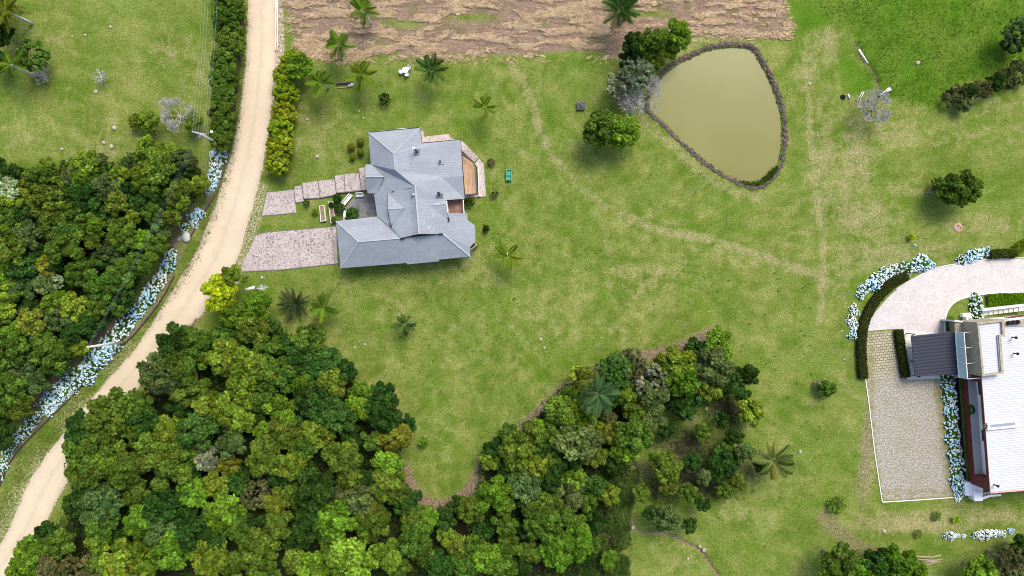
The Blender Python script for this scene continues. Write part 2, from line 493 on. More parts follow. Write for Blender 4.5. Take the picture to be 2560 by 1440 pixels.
def ground_mat():
    k = N("lawn_ground", 1.0)
    k.b.inputs["Specular IOR Level"].default_value = 0.1
    A = k.n("ShaderNodeAttribute"); A.attribute_name = "mask_a"
    B = k.n("ShaderNodeAttribute"); B.attribute_name = "mask_b"
    sa = k.n("ShaderNodeSeparateColor"); k.l(A.outputs["Color"], sa.inputs[0])
    sb = k.n("ShaderNodeSeparateColor"); k.l(B.outputs["Color"], sb.inputs[0])
    dry, lush, soil = sa.outputs; hay, litter, sand = sb.outputs
    big = k.noise(0.14, 8, 0.68); mid = k.noise(0.55, 6, 0.7, dist=0.4); fine = k.noise(3.2, 5, 0.75); vf = k.noise(9.0, 3, 0.7)
    warp = k.math('SUBTRACT', k.noise(1.5, 6, 0.75), 0.5)
    def edge(m, amp=1.0, lo=0.35, hi=0.65):
        return k.ramp(k.math('ADD', m, k.math('MULTIPLY', warp, amp)), lo, hi)
    g = k.mix(k.ramp(mid, 0.28, 0.72), (0.068, 0.122, 0.010), (0.104, 0.153, 0.018))
    bg2 = k.math('ADD', k.math('MULTIPLY', big, 0.76), k.math('MULTIPLY', mid, 0.24))
    g = k.mix(k.ramp(bg2, 0.39, 0.64), g, k.mix(k.ramp(mid, 0.35, 0.66), (0.150, 0.188, 0.031), (0.222, 0.236, 0.068)))
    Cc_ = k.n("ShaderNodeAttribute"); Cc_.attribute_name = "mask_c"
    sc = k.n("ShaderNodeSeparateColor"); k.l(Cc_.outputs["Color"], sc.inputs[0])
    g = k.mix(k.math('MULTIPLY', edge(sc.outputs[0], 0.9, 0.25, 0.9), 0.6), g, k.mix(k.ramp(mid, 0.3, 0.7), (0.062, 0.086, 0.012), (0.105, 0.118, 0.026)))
    fresh = k.ramp(k.noise(0.09, 7, 0.7, k.coord((1, 1.2, 1), 0.7)), 0.47, 0.62)
    g = k.mix(k.math('MULTIPLY', fresh, 0.6), g, k.mix(k.ramp(mid, 0.3, 0.7), (0.062, 0.130, 0.007), (0.105, 0.178, 0.014)))
    bare = k.math('MULTIPLY', k.ramp(k.noise(0.42, 7, 0.72), 0.60, 0.72), 0.6)
    g = k.mix(bare, g, (0.225, 0.19, 0.105))
    pale = k.math('MULTIPLY', k.ramp(k.noise(4.0, 4, 0.8), 0.56, 0.68), k.ramp(big, 0.38, 0.6))
    g = k.mix(k.math('MULTIPLY', pale, 0.45), g, (0.33, 0.35, 0.15))
    dsum = k.math('ADD', dry, k.math('MULTIPLY', k.math('SUBTRACT', mid, 0.5), 1.5))
    dr = k.mix(k.ramp(fine, 0.3, 0.7), (0.19, 0.19, 0.06), (0.30, 0.27, 0.125))
    g = k.mix(k.ramp(dsum, 0.3, 0.85), g, dr)
    lu = k.mix(k.ramp(mid, 0.3, 0.7), (0.046, 0.116, 0.005), (0.092, 0.176, 0.012))
    lu = k.mix(k.ramp(big, 0.45, 0.7), lu, (0.115, 0.17, 0.02))
    g = k.mix(edge(lush, 1.1, 0.3, 0.75), g, lu)
    so = k.mix(k.ramp(fine, 0.35, 0.65), (0.115, 0.085, 0.05), (0.25, 0.192, 0.122))
    g = k.mix(edge(soil, 1.1, 0.32, 0.98), g, so)
    hv = k.noise(1.9, 7, 0.82, k.coord((0.36, 1.9, 1), 0.05), 1.0)
    hy = k.mix(k.ramp(hv, 0.34, 0.66), (0.095, 0.062, 0.040), (0.33, 0.24, 0.155))
    hy = k.mix(k.ramp(k.noise(0.28, 6, 0.75), 0.50, 0.66), hy, (0.12, 0.115, 0.04))
    g = k.mix(edge(hay, 1.5, 0.3, 0.7), g, hy)
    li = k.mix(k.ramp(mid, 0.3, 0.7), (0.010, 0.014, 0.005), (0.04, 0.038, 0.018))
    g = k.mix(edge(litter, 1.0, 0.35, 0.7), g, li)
    sn = k.mix(k.ramp(fine, 0.3, 0.7), (0.30, 0.23, 0.15), (0.5, 0.41, 0.31))
    g = k.mix(k.ramp(k.math('ADD', sand, k.math('MULTIPLY', k.math('SUBTRACT', fine, 0.5), 1.3)), 0.5, 0.85), g, sn)
    # blade-scale light and dark
    g = k.mix(1.0, g, k.ramp(fine, 0.25, 0.75, (0.52, 0.56, 0.50, 1), (1.50, 1.42, 1.62, 1)), 'MULTIPLY')
    g = k.mix(1.0, g, k.ramp(k.noise(5.2, 4, 0.8), 0.3, 0.7, (0.62, 0.66, 0.6, 1), (1.40, 1.34, 1.45, 1)), 'MULTIPLY')
    k.base(g); k.bump(k.math('ADD', fine, vf), 0.5, 0.06)
    return k.m
M['ground'] = ground_mat()

# ------------------------------------------------------------------ outlines measured on the ground
ROAD_L = [(628,-120),(623,0),(619,80),(615,170),(607,240),(598,300),(583,370),(566,430),(545,500),(518,570),(488,640),(450,700),(405,772),(348,862),(300,918),(257,965),(200,1035),(160,1085),(124,1130),(95,1172),(69,1215),(27,1316),(0,1367),(-60,1480),(-120,1570)]
ROAD_R = [(692,-120),(689,0),(690,130),(686,165),(678,240),(671,320),(661,390),(648,450),(630,520),(612,580),(596,640),(572,680),(540,730),(505,785),(454,826),(415,878),(375,925),(339,977),(285,1040),(240,1095),(200,1150),(176,1188),(140,1250),(110,1316),(70,1370),(18,1432),(-20,1500),(-60,1570)]
POND = [(1618,268),(1640,205),(1680,165),(1735,135),(1785,117),(1850,113),(1885,122),(1903,150),(1925,190),(1945,240),(1958,290),(1960,350),(1952,405),(1930,445),(1895,466),(1865,462),(1800,430),(1745,390),(1690,340),(1650,300)]
POND_S = smooth(POND, 6, True)
HAY = [(700,-120),(712,30),(722,95),(745,140),(800,150),(870,158),(905,140),(960,135),(1050,143),(1160,136),(1300,138),(1420,128),(1500,130),(1545,150),(1600,110),(1720,84),(1800,86),(1900,92),(1965,98),(1975,60),(1955,0),(1950,-120)]
LUSH = [(2010,-120),(2045,0),(2075,40),(2122,65),(2138,105),(2150,150),(2165,185),(2180,215),(2195,238),(2240,252),(2300,268),(2340,262),(2360,235),(2420,205),(2500,178),(2600,165),(2700,120),(2700,-120)]
LUSH2 = [(1970,0),(2050,0),(2085,55),(2045,72),(2010,78),(1985,55)]
LUSH3 = [(2093,150),(2125,140),(2160,175),(2190,220),(2150,240),(2105,235)]
WOOD_W = [(-120,440),(0,440),(100,425),(190,400),(260,430),(330,385),(400,355),(450,380),(500,410),(515,440),(500,490),(450,530),(420,580),(390,640),(350,720),(300,790),(240,840),(190,890),(110,960),(60,1040),(40,1070),(0,1130),(-120,1240)]
WOOD_C = [(540,850),(600,810),(680,800),(730,830),(800,850),(860,910),(930,970),(1000,1030),(1010,1080),(1000,1140),(1010,1200),(1060,1265),(1130,1265),(1190,1240),(1190,1560),(-40,1560),(30,1440),(100,1360),(150,1300),(190,1230),(170,1160),(180,1080),(230,1020),(300,990),(370,960),(385,890),(430,840)]
WOOD_E = [(1190,1240),(1195,1150),(1240,1100),(1310,1050),(1380,990),(1440,940),(1500,905),(1570,890),(1640,915),(1720,870),(1770,835),(1815,850),(1830,910),(1815,970),(1740,1010),(1650,1035),(1600,1090),(1585,1140),(1560,1200),(1550,1300),(1560,1440),(1560,1560),(1190,1560)]
SCRUB = [(1500,1130),(1590,1140),(1600,1200),(1575,1280),(1575,1560),(1440,1560),(1450,1300)]
STREAM = smooth([(1584,1290),(1580,1310),(1592,1328),(1612,1332),(1650,1335),(1690,1345),(1712,1358),(1745,1372),(1765,1395),(1780,1420),(1795,1440),(1820,1500),(1830,1560)], 4)
DITCH = smooth([(2142,110),(2152,130),(2160,150),(2172,162),(2186,182),(2193,200),(2198,218)], 4)
STREAM_D = STREAM[::2]

# ------------------------------------------------------------------ ground sheet
step = 0.3
xs = np.concatenate([[-4000, -1500, -500, -200, -120], np.arange(-87, 87.01, step), [120, 200, 500, 1500, 4000]])
ys = np.concatenate([[-4000, -1500, -500, -200, -90], np.arange(-51, 51.01, step), [90, 200, 500, 1500, 4000]])
GX, GY = np.meshgrid(xs, ys)
PX = 1280 + GX * 16; PY = 720 - GY * 16
CPX = np.clip(PX, -140, 2700); CPY = np.clip(PY, -130, 1570)
pd = sdist(POND_S[::2], CPX, CPY)
GZ = -1.2 * sstep(-2, 22, pd)
sdm = ldist(STREAM_D, CPX, CPY); ddm = ldist(DITCH, CPX, CPY)
GZ -= 0.4 * sstep(7, 1, sdm) + 0.45 * sstep(6.5, 1, ddm)

def blobs(lst):
    s = np.zeros_like(PX)
    for (cx, cy, rx, ry, rot, a) in lst:
        c, n = math.cos(math.radians(rot)), math.sin(math.radians(rot))
        u = ((PX - cx) * c + (PY - cy) * n) / rx; v = (-(PX - cx) * n + (PY - cy) * c) / ry
        s = np.maximum(s, a * np.exp(-(u * u + v * v) * 1.1)) if a > 0 else s + a * np.exp(-(u * u + v * v) * 1.1)
    return s

nz = fbm(PX / 90 + 40, PY / 90 + 40, 3, 5)
dry = blobs([(1180,640,90,40,-25,.5),(1620,690,190,90,0,.42),(1330,800,140,60,0,.38),(1500,830,220,60,10,.32),(1850,650,200,40,10,.45),
    (2060,420,60,220,0,.6),(2140,400,70,180,8,.7),(2160,540,110,70,0,.72),(2240,330,120,60,0,.55),(2380,330,220,60,-5,.4),(2480,260,140,40,0,.45),(2230,640,220,70,0,.62),(2080,690,90,60,0,.55),
    (2020,180,50,140,6,.5),(2060,110,70,60,0,.6),(2300,470,200,60,0,.4),(2450,560,160,50,0,.5),(1940,770,120,70,0,.25),(1400,1010,160,110,-30,.4),(1100,1110,60,120,0,.35),
    (2180,1100,40,220,6,.62),(2290,1310,190,40,0,.85),(2480,1290,140,30,0,.75),(2360,1290,60,40,0,.6),(2120,960,50,50,0,.45),(1960,1230,140,70,0,.3),(1850,1290,160,60,10,.38),(1700,1400,140,60,0,.32),(2290,1400,130,30,0,.3),
    (130,100,120,60,0,.4),(420,130,110,90,0,.42),(300,330,220,60,0,.4),(60,340,100,60,0,.42),(250,380,140,40,0,.5),(480,210,60,80,0,.42),(180,240,80,60,0,.3),
    (760,260,50,120,0,.35),(860,300,90,50,0,.38),(790,350,80,60,0,.4),(1250,250,90,60,0,.3),(1350,170,120,40,0,.35),(1120,230,70,40,0,.25),(1180,690,160,30,0,.38),(930,760,150,60,0,.25),(760,720,100,30,0,.28),(1650,560,130,35,12,.38),(1980,540,70,160,0,.35),(560,1000,30,60,30,.3)])
# faint mown and driven lines in the turf
for pts, wd, a in ([(1255,140),(1300,190),(1330,260),(1350,330),(1390,400),(1450,470),(1540,530),(1650,575),(1760,595),(1900,640),(2060,690)], 12, .66), \
                  ([(2012,150),(2022,260),(2030,380),(2045,520),(2060,640),(2050,800)], 10, .66), ([(2050,80),(2072,200),(2085,330),(2095,480),(2110,600)], 5, .45), \
                  ([(2190,170),(2130,100),(2075,20)], 6, .35), ([(1900,360),(2000,470),(2200,330),(2560,350)], 7, .25), ([(1540,545),(1700,640),(1900,670),(2060,690)], 6, .35):
    ld = ldist(smooth(pts, 4), CPX, CPY); dry = np.maximum(dry, a * sstep(wd * 1.9, wd * 0.3, ld))
dry = np.maximum(dry, 0.55 * sstep(30, 4, np.abs(sdist(POND_S[::3], CPX, CPY) + 26)) * (PX < 1900))
deep = blobs([(1430,480,70,160,-40,.8),(1080,310,120,26,0,.9),(1210,400,40,110,0,.55),(1150,160,140,40,0,.55),(980,190,160,50,0,.4),(1560,440,120,60,0,.4),(700,480,60,60,0,.5),(760,600,80,30,0,.8),(1000,690,200,26,0,.75),(1240,330,60,60,0,.6),
    (1980,400,60,160,0,.45),(1760,660,120,30,0,.25),(1850,560,160,40,0,.45),(1920,850,130,110,0,.35),(2020,900,60,120,0,.5),(2300,1350,160,26,0,.8),(2420,1400,120,30,0,.6),(2080,1270,60,30,0,.6),(90,20,60,60,0,.6),(150,170,80,60,0,.6),(420,20,60,40,0,.45),
    (280,110,80,70,0,.4),(520,300,40,120,0,.3),(1330,620,70,90,0,.3),(880,840,70,50,0,.45),(1520,350,110,70,0,.6),(1000,720,120,40,0,.4),(2340,520,60,40,0,.3),(40,1170,40,60,30,.9),(110,1080,50,50,30,.95),(230,960,60,30,-45,.8),(330,880,60,20,-45,.5),(460,800,40,20,-60,.2)])
lush = np.maximum.reduce([sstep(-26, 30, sdist(LUSH, CPX, CPY)), 0.9 * sstep(-8, 10, sdist(LUSH2, CPX, CPY)), 0.95 * sstep(-6, 8, sdist(LUSH3, CPX, CPY)), deep * 0.5])
dry = dry * (1 - 0.8 * lush)
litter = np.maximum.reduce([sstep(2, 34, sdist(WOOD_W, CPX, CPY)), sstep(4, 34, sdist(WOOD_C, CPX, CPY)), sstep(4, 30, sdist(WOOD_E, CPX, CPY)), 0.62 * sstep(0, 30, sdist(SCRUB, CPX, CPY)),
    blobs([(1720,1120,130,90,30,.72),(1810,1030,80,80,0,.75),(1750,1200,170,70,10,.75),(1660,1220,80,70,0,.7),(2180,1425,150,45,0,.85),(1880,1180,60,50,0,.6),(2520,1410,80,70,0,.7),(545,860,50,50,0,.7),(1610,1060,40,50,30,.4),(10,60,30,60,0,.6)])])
soil = np.zeros_like(PX)
for pts, wd, a in ([(1010,1170),(1030,1220),(1065,1255),(1110,1262),(1160,1240),(1190,1200),(1215,1150),(1260,1110),(1320,1060),(1385,1000),(1450,950)], 17, .95), \
                  ([(1560,900),(1620,890),(1690,872),(1750,845),(1790,830)], 16, .95), ([(1450,950),(1500,915),(1560,900)], 9, .6), \
                  ([(862,905),(905,960),(960,1000),(1010,1040),(1020,1080)], 5, .75), ([(700,800),(740,815),(800,850),(860,900)], 6, .4), \
                  ([(440,600),(425,640),(380,720),(310,790),(220,860),(110,980),(60,1050)], 11, .85), ([(480,520),(450,560),(430,620)], 16, .65), ([(505,790),(480,820),(455,838)], 6, .6), \
                  ([(2150,150),(2160,185),(2185,205)], 3, .3), ([(1620,1180),(1580,1170),(1590,1210)], 22, .6), ([(600,10),(600,160),(590,260),(570,350)], 5, .65), \
                  ([(550,410),(535,470),(510,520),(470,590),(440,660),(390,760),(300,865),(210,950),(130,1035),(50,1115),(0,1210)], 6, .75), ([(2060,1290),(2140,1370),(2210,1390)], 24, .65):
    soil = np.maximum(soil, a * sstep(wd * 1.7, wd * 0.4, ldist(smooth(pts, 4), CPX, CPY)))
soil = np.maximum(soil, blobs([(1690,1120,70,40,30,.6),(1740,1060,60,40,0,.55),(2395,570,18,12,0,.5),(2165,1130,24,200,5,.75),(2160,1300,60,40,30,.45),(860,215,50,14,-6,.5),(2140,255,60,30,20,.55),(2380,480,40,40,0,.35),(260,350,30,14,0,.3),(390,410,40,16,0,.5),(510,420,30,60,0,.5),(1190,720,20,12,0,.3),(1310,765,30,14,0,.25),(1410,800,40,20,0,.2),(2390,1262,40,18,0,.5),(2120,480,40,20,0,.35)]))
soil = np.maximum(soil, 0.9 * sstep(9, 2, sdm)); soil = np.maximum(soil, 0.9 * sstep(8, 2, ddm))
hay = sstep(-20, 22, sdist(HAY, CPX, CPY))
olive = blobs([(800,270,80,110,0,.9),(880,210,110,40,0,.7),(760,420,60,60,0,.8),(900,300,60,40,0,.6),(700,330,30,120,0,.8),(950,260,60,40,0,.6),(1090,720,170,60,0,.6),(760,720,110,60,20,.7),(880,830,100,60,30,.7),(1330,620,60,90,0,.4),(1500,640,110,40,0,.45),(1700,780,110,60,0,.45),(1480,270,60,110,0,.7),(1650,700,90,30,0,.4),(440,80,80,90,0,.5),(300,200,110,60,0,.5),(200,300,80,40,0,.5),(100,260,80,60,0,.5),(1880,620,110,30,0,.5),(1960,1180,110,100,0,.5),(2020,1330,110,60,0,.6),(1850,1330,90,50,0,.5),(1440,760,90,40,0,.4),(2340,540,90,30,0,.6),(2480,1390,90,60,0,.6),(1260,960,80,60,0,.35),(1180,420,50,60,0,.4)])  # dark olive turf patches, part of the darkness is shade put into the colour
hay *= 1 - 0.75 * np.clip(blobs([(1010,60,90,16,5,1),(1180,45,100,16,0,1),(1620,35,90,14,0,1),(950,110,60,14,0,.7),(720,110,24,70,0,1),(1340,60,120,12,0,.6)]), 0, 1)
RPOLY = ROAD_L + ROAD_R[::-1]
rdist = sdist(RPOLY, CPX, CPY)
sand = np.clip(sstep(-13, 5, rdist) * 1.0, 0, 1)
sand = np.maximum(sand, 0.75 * sstep(30, 8, ldist([(690,-100),(694,60),(700,170),(688,260)], CPX, CPY)))
sand = np.maximum(sand, 0.6 * sstep(34, 10, ldist([(655,470),(640,540),(618,620),(590,690),(560,730)], CPX, CPY)))
sand = np.maximum(sand, 0.55 * sstep(46, 10, ldist([(330,870),(250,960),(190,1020),(130,1090),(60,1200),(0,1330)], CPX, CPY)))
sand *= (1 - 0.5 * sstep(0.3, .8, deep))
nyy, nxx = PX.shape
V = np.stack([GX, GY, GZ], -1).reshape(-1, 3)
idx = np.arange(nyy * nxx).reshape(nyy, nxx)
F = np.stack([idx[:-1, :-1], idx[:-1, 1:], idx[1:, 1:], idx[1:, :-1]], -1).reshape(-1, 4)
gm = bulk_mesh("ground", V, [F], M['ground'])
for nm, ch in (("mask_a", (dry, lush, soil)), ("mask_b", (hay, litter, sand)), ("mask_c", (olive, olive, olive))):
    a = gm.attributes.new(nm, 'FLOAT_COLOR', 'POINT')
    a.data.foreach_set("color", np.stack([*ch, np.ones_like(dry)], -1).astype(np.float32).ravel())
gm.polygons.foreach_set("use_smooth", np.ones(len(gm.polygons), dtype=bool))
structure(link("ground", gm))

def ragged(pts, amp, seed, n=10):
    P = smooth(pts, n)
    out = []
    for i, p in enumerate(P):
        a = P[max(i - 1, 0)]; b = P[min(i + 1, len(P) - 1)]
        d = Vector((b[0] - a[0], b[1] - a[1])); d.normalize()
        o = (fbm(np.array([p[0] / 9.0 + 50]), np.array([p[1] / 9.0 + 50]), seed, 3)[0] - 0.5) * 2 * amp
        out.append((p[0] - d.y * o, p[1] + d.x * o))
    return out
L = ragged(ROAD_L, 5.5, 21); R = ragged(ROAD_R, 5.5, 22)
mb = MB()
def resample(P, n):
    P = np.array(P); s = np.concatenate([[0], np.cumsum(np.hypot(*np.diff(P, axis=0).T))]); t = np.linspace(0, s[-1], n)
    return np.stack([np.interp(t, s, P[:, 0]), np.interp(t, s, P[:, 1])], -1)
L = resample(L, 420); R = resample(R, 420)
K = 8
vs = []; fs = []
for i in range(420):
    for k in range(K + 1):
        t = k / K; p = L[i] * (1 - t) + R[i] * t
        q = at(p[0], p[1]); vs.append((q.x, q.y, 0.006 + 0.05 * math.sin(math.pi * t) - 0.02 * max(0, math.cos(4 * math.pi * t)) * math.sin(math.pi * t)))
for i in range(419):
    for k in range(K):
        a = i * (K + 1) + k
        fs.append((a, a + K + 1, a + K + 2, a + 1))
mb.add(vs, fs)
ro = structure(mb.build("road", M['road'], smooth=True))
ta = ro.data.attributes.new("tint", 'FLOAT_COLOR', 'POINT')
wear = [.9, .5, .12, .35, .75, .35, .12, .5, .9]                # loose gravel between and beside the wheel tracks
ta.data.foreach_set("color", np.array([[wear[i % 9]] * 3 + [1] for i in range(420 * 9)], np.float32).ravel())

# ------------------------------------------------------------------ pond
mb = MB().sheet(poly([(p[0], p[1]) for p in POND_S]), -0.32)
structure(mb.build("water", M['water']))
mb = MB(); rr = np.random.default_rng(5)
ring = resample(POND_S + [POND_S[0]], 520)
cen = np.array([1800, 290])
for i in range(520):
    p = ring[i]; nrm = p - ring[i - 1] if i else ring[1] - ring[0]
    nrm = np.array([nrm[1], -nrm[0]]); nrm /= np.linalg.norm(nrm) + 1e-9
    if np.dot(nrm, p - cen) < 0: nrm = -nrm
    for j, o in enumerate((-0.8, 2.0, 4.8)):
        q = p + nrm * (o + rr.normal(0, 1.2)) + rr.normal(0, 0.8, 2)
        c = at(q[0], q[1])
        mb.blob((c.x, c.y, (-0.2, 0.0, 0.0)[j] + rr.normal(0, .03)), rr.uniform(.13, .25), rr, 1, 0.16, 0, (1.1, 1.0, .62))
rim = mb.build("pond_wall", M['rimstone'])
tag(rim, "low dry stone wall ringing the muddy pond", "stone wall")

# ------------------------------------------------------------------ paved surfaces
def slab(name, pts, mat, z0=-0.1, z1=0.06, side=None):
    o = MB().prism(poly(pts), z0, z1).build(name, mat)
    return structure(o)
mb = MB().prism(poly([(640,588),(662,581),(840,566),(846,660),(700,676),(596,681),(612,645)]), -.1, .06)
for q, wq in (([(596,681),(700,676),(846,660)], 2.2), ([(840,567),(662,582),(640,589)], 1.6), ([(640,589),(612,645),(597,680)], 1.2), ([(830,568),(837,660)], .8), ([(742,576),(752,669)], .5)):
    for a, b in zip(q[:-1], q[1:]):
        d = Vector((b[0] - a[0], b[1] - a[1])).normalized(); n = Vector((-d.y, d.x)) * wq
        mb.prism(poly([a, b, (b[0] - n.x * -1 if False else b[0], b[1] - wq), (a[0], a[1] - wq)] if abs(d.x) > abs(d.y) else [a, b, (b[0] + wq, b[1]), (a[0] + wq, a[1])]), .05, .064, 1)
structure(mb.build("driveway", [M['porphyry'], M['moss_shade']]))
def steps_path():
    mb = MB()
    segs = [([(666,482),(735,474),(741,533),(653,541)], .05), ([(735,467),(757,464),(760,505),(738,508)], .14), ([(755,459),(796,453),(802,496),(759,498)], .22),
            ([(796,453),(837,449),(842,488),(801,496)], .30), ([(837,441),(861,437),(864,482),(842,484)], .40), ([(861,437),(898,434),(905,478),(864,482)], .48), ([(898,423),(916,419),(922,476),(905,478)], .56)]
    for p, z in segs:
        mb.prism(poly(p), -0.1, z)
        for (a, b) in ((p[0], p[3]), (p[3], p[2])):                       # moss and painted step shadow, a dark strip on each landing's low side
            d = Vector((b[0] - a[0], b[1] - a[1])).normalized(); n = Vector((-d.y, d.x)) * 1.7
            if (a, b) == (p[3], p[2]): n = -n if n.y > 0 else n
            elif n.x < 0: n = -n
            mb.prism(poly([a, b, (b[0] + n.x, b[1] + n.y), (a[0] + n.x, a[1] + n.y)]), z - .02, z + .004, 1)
    return structure(mb.build("path", [M['porphyry'], M['moss_shade']]))
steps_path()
slab("courtyard", [(866,520),(880,498),(912,487),(945,480),(952,540),(862,552)], M['yard'])

DRV = [(2640,636),(2560,646),(2520,647),(2480,650),(2440,654),(2400,660),(2360,667),(2330,675),(2290,695),(2240,725),(2200,765),(2170,805),(2160,828)]
DRV_IN = [(2363,832),(2362,812),(2363,795),(2368,778),(2378,763),(2392,752),(2412,744),(2440,738),(2475,733),(2510,731),(2545,733),(2640,742)]
dl = smooth(DRV, 5); di = smooth(DRV_IN, 5)
structure(MB().prism(poly(dl + [(2240,822)] + di), -0.1, 0.07).build("drive", M['palepave']))
def strip(name, pts, wpx, z0, z1, mat):
    P = [at(p[0], p[1]) for p in pts]; wd = wpx / 32.0
    l = []; r = []
    for i, p in enumerate(P):
        d = (P[min(i + 1, len(P) - 1)] - P[max(i - 1, 0)]); d.normalize()
        n = Vector((-d.y, d.x, 0)); l.append(p + n * wd); r.append(p - n * wd)
    mb = MB()
    for i in range(len(P) - 1):
        q = [l[i], l[i + 1], r[i + 1], r[i]]
        for z, rev in ((z1, 1), (z0, 0)):
            vs = [(v.x, v.y, z) for v in q]
            mb.add(vs, [(0, 1, 2, 3) if not rev else (3, 2, 1, 0)])
        for a, b in ((l[i], l[i + 1]), (r[i + 1], r[i])):
            mb.add([(a.x, a.y, z0), (b.x, b.y, z0), (b.x, b.y, z1), (a.x, a.y, z1)], [(0, 1, 2, 3)])
    for a, b in ((l[0], r[0]), (r[-1], l[-1])):
        mb.add([(a.x, a.y, z0), (b.x, b.y, z0), (b.x, b.y, z1), (a.x, a.y, z1)], [(0, 1, 2, 3)])
    return mb.build(name, mat)
tag(strip("kerb", [(p[0] - 1, p[1] + 0) for p in di], 3.2, -0.05, 0.16, M['white']), "white curved kerb along the inner edge of the pale drive by the lawn island", "kerb")
tag(strip("kerb", [(p[0], p[1] - 2) for p in dl[:46]], 2.4, -0.05, 0.15, M['palecon']), "pale concrete kerb along the outer edge of the curved pale drive", "kerb")
o = tag(strip("kerb", [(2163,945),(2172,1010),(2186,1130),(2205,1255)], 1.7, -0.05, 0.12, M['white']), "thin white kerb down the left side of the grassy parking area", "kerb")
o = tag(strip("kerb", [(2207,1255),(2290,1250),(2385,1243)], 1.7, -0.05, 0.12, M['white']), "thin white kerb along the bottom of the grassy parking area", "kerb")
# grass-jointed parking
PARK = [(2162,829),(2238,823),(2265,942),(2352,937),(2385,1242),(2206,1254),(2185,1120),(2166,960)]
gx = np.arange(2150, 2400, 4.0); gy = np.arange(815, 1262, 4.0)
AX, AY = np.meshgrid(gx, gy)
ins = sdist(PARK, AX, AY)
id2 = np.arange(AX.size).reshape(AX.shape)
F = np.stack([id2[:-1, :-1], id2[1:, :-1], id2[1:, 1:], id2[:-1, 1:]], -1).reshape(-1, 4)
keep = (ins.ravel()[F].min(1) > -1.5); F = F[keep]
V = np.stack([(AX - 1280) / 16, (720 - AY) / 16, np.full_like(AX, 0.012)], -1).reshape(-1, 3)
low = sstep(905, 985, AY + 0.55 * (AX - 2200)); edge = np.clip(np.exp(-ins / 8.0), 0, 1) * 0.8
edge = np.maximum(edge, 0.62 * np.exp(-((AX - 2350 - .13 * (AY - 1000)) / 20.0) ** 2) * (AY > 945)); edge = np.maximum(edge, .55 * np.exp(-((AX - 2178) / 14.0) ** 2)); edge = np.maximum(edge, .5 * np.exp(-((AY - 1232) / 18.0) ** 2))
tint = np.stack([low, edge, np.zeros_like(low), np.ones_like(low)], -1).reshape(-1, 4)
structure(link("parking_area", bulk_mesh("parking_area", V, [F], M['parking'], tint)))

# low wall along the left verge of the road
tag(strip("retaining_wall", smooth([(607,0),(606,60),(602,130),(597,200),(588,270),(575,345)], 5), 3.0, -.1, .35, M['rimstone']), "low dark stone edging between the conifer hedge and the road verge", "edging")
tag(strip("retaining_wall", smooth([(566,400),(553,450),(540,485),(518,520),(495,560),(472,600)], 5), 3.0, -.1, .3, M['rimstone']), "low dark stone edging beside the upper hydrangeas by the road", "edging")
tag(strip("retaining_wall", smooth([(436,690),(400,755),(345,825),(300,870),(215,955),(130,1040),(60,1110),(20,1165),(0,1215)], 5), 3.0, -.1, .35, M['rimstone']), "long low dark stone edging below the lower hydrangea bank by the road", "edging")

# two long white pipes beside the road
for dx, lab, wd in ((690.5, "long white pipe beside the dirt road, the one nearer the road", 1.6), (695, "thinner long white pipe beside the dirt road, the one nearer the hay", 1.0)):
    a, b = at(dx + 1, -110), at(dx - 1.2, 128)
    pts = [a.lerp(b, t / 10) for t in range(11)]
    mb = MB().tube([(p.x, p.y, .12 + .01 * math.sin(i)) for i, p in enumerate(pts)], wd / 16, 8)
    tag(mb.build("pipe", M['white'], smooth=True), lab, "pipe")

# ------------------------------------------------------------------ main house
house = thing("house", "large grey shingled house with many gables, paved drive and timber deck", "house", at(1020, 500))
HO = house.location.copy()
def hb(mb, name, mat, parent=house, smooth=False):
    mb.v = [(x - HO.x, y - HO.y, z) for x, y, z in mb.v]
    return mb.build(name, mat, parent, smooth)
def roof(faces, skirt=0.22, name="roof", mat=None):
    """faces: lists of (px,py,height) seen from above; closed by a fascia skirt"""
    mb = MB(); key = {}; vs = []; fs = []
    for f in faces:
        ids = []
        for p in f:
            if p not in key:
                key[p] = len(vs); vs.append(at(*p))
            ids.append(key[p])
        a = sum(vs[ids[i - 1]].x * vs[ids[i]].y - vs[ids[i]].x * vs[ids[i - 1]].y for i in range(len(ids)))
        fs.append(tuple(ids if a > 0 else ids[::-1]))
    n = len(vs)
    cnt = {}
    for f in fs:
        for i in range(len(f)):
            e = (f[i - 1], f[i]); cnt[e] = cnt.get(e, 0) + 1
    mb.add(vs, fs, 0)
    side = [(e[0] + n, e[1] + n, e[1], e[0]) for e in cnt if (e[1], e[0]) not in cnt]
    mb.add(list(vs) + [v - Vector((0, 0, skirt)) for v in vs], side, 1)
    mb.add([v - Vector((0, 0, skirt)) for v in vs], [f[::-1] for f in fs], 1)
    return hb(mb, name, [mat or M['shingle_ns'], M['fascia']])

A=(921,331,3.7); B=(1051,319,4.1); Cc=(1055,358,4.3); D=(1151,349,3.8); R1=(984,384,6.2); R2=(988,425,6.2); R3=(1038,467,6.3)
E1=(1157,440,4.5); T1=(1105,443,4.5); E2=(1161.6,497,3.7); S1=(1113,500,4.85); Mm=(969,483,4.5); Pp=(935,485,3.6); Wv=(927,411,3.7)
roof([[A,B,R1],[A,R1,R2,Wv],[Wv,R2,R3],[Wv,R3,Mm,Pp],[R1,B,Cc],[R1,Cc,D],[R1,D,T1],[D,E1,T1],[R1,T1,R2],[R2,T1,R3],[T1,E1,E2],[T1,E2,S1],[T1,S1,R3]], .24)
# entrance gable
G1=(913,442.5,4.9); G2=(960,442,4.95); 
roof([[(914,411,3.6),(927,411,3.75),G2,G1],[G1,G2,(942,484,3.8),(919,483,3.5)]], .24)
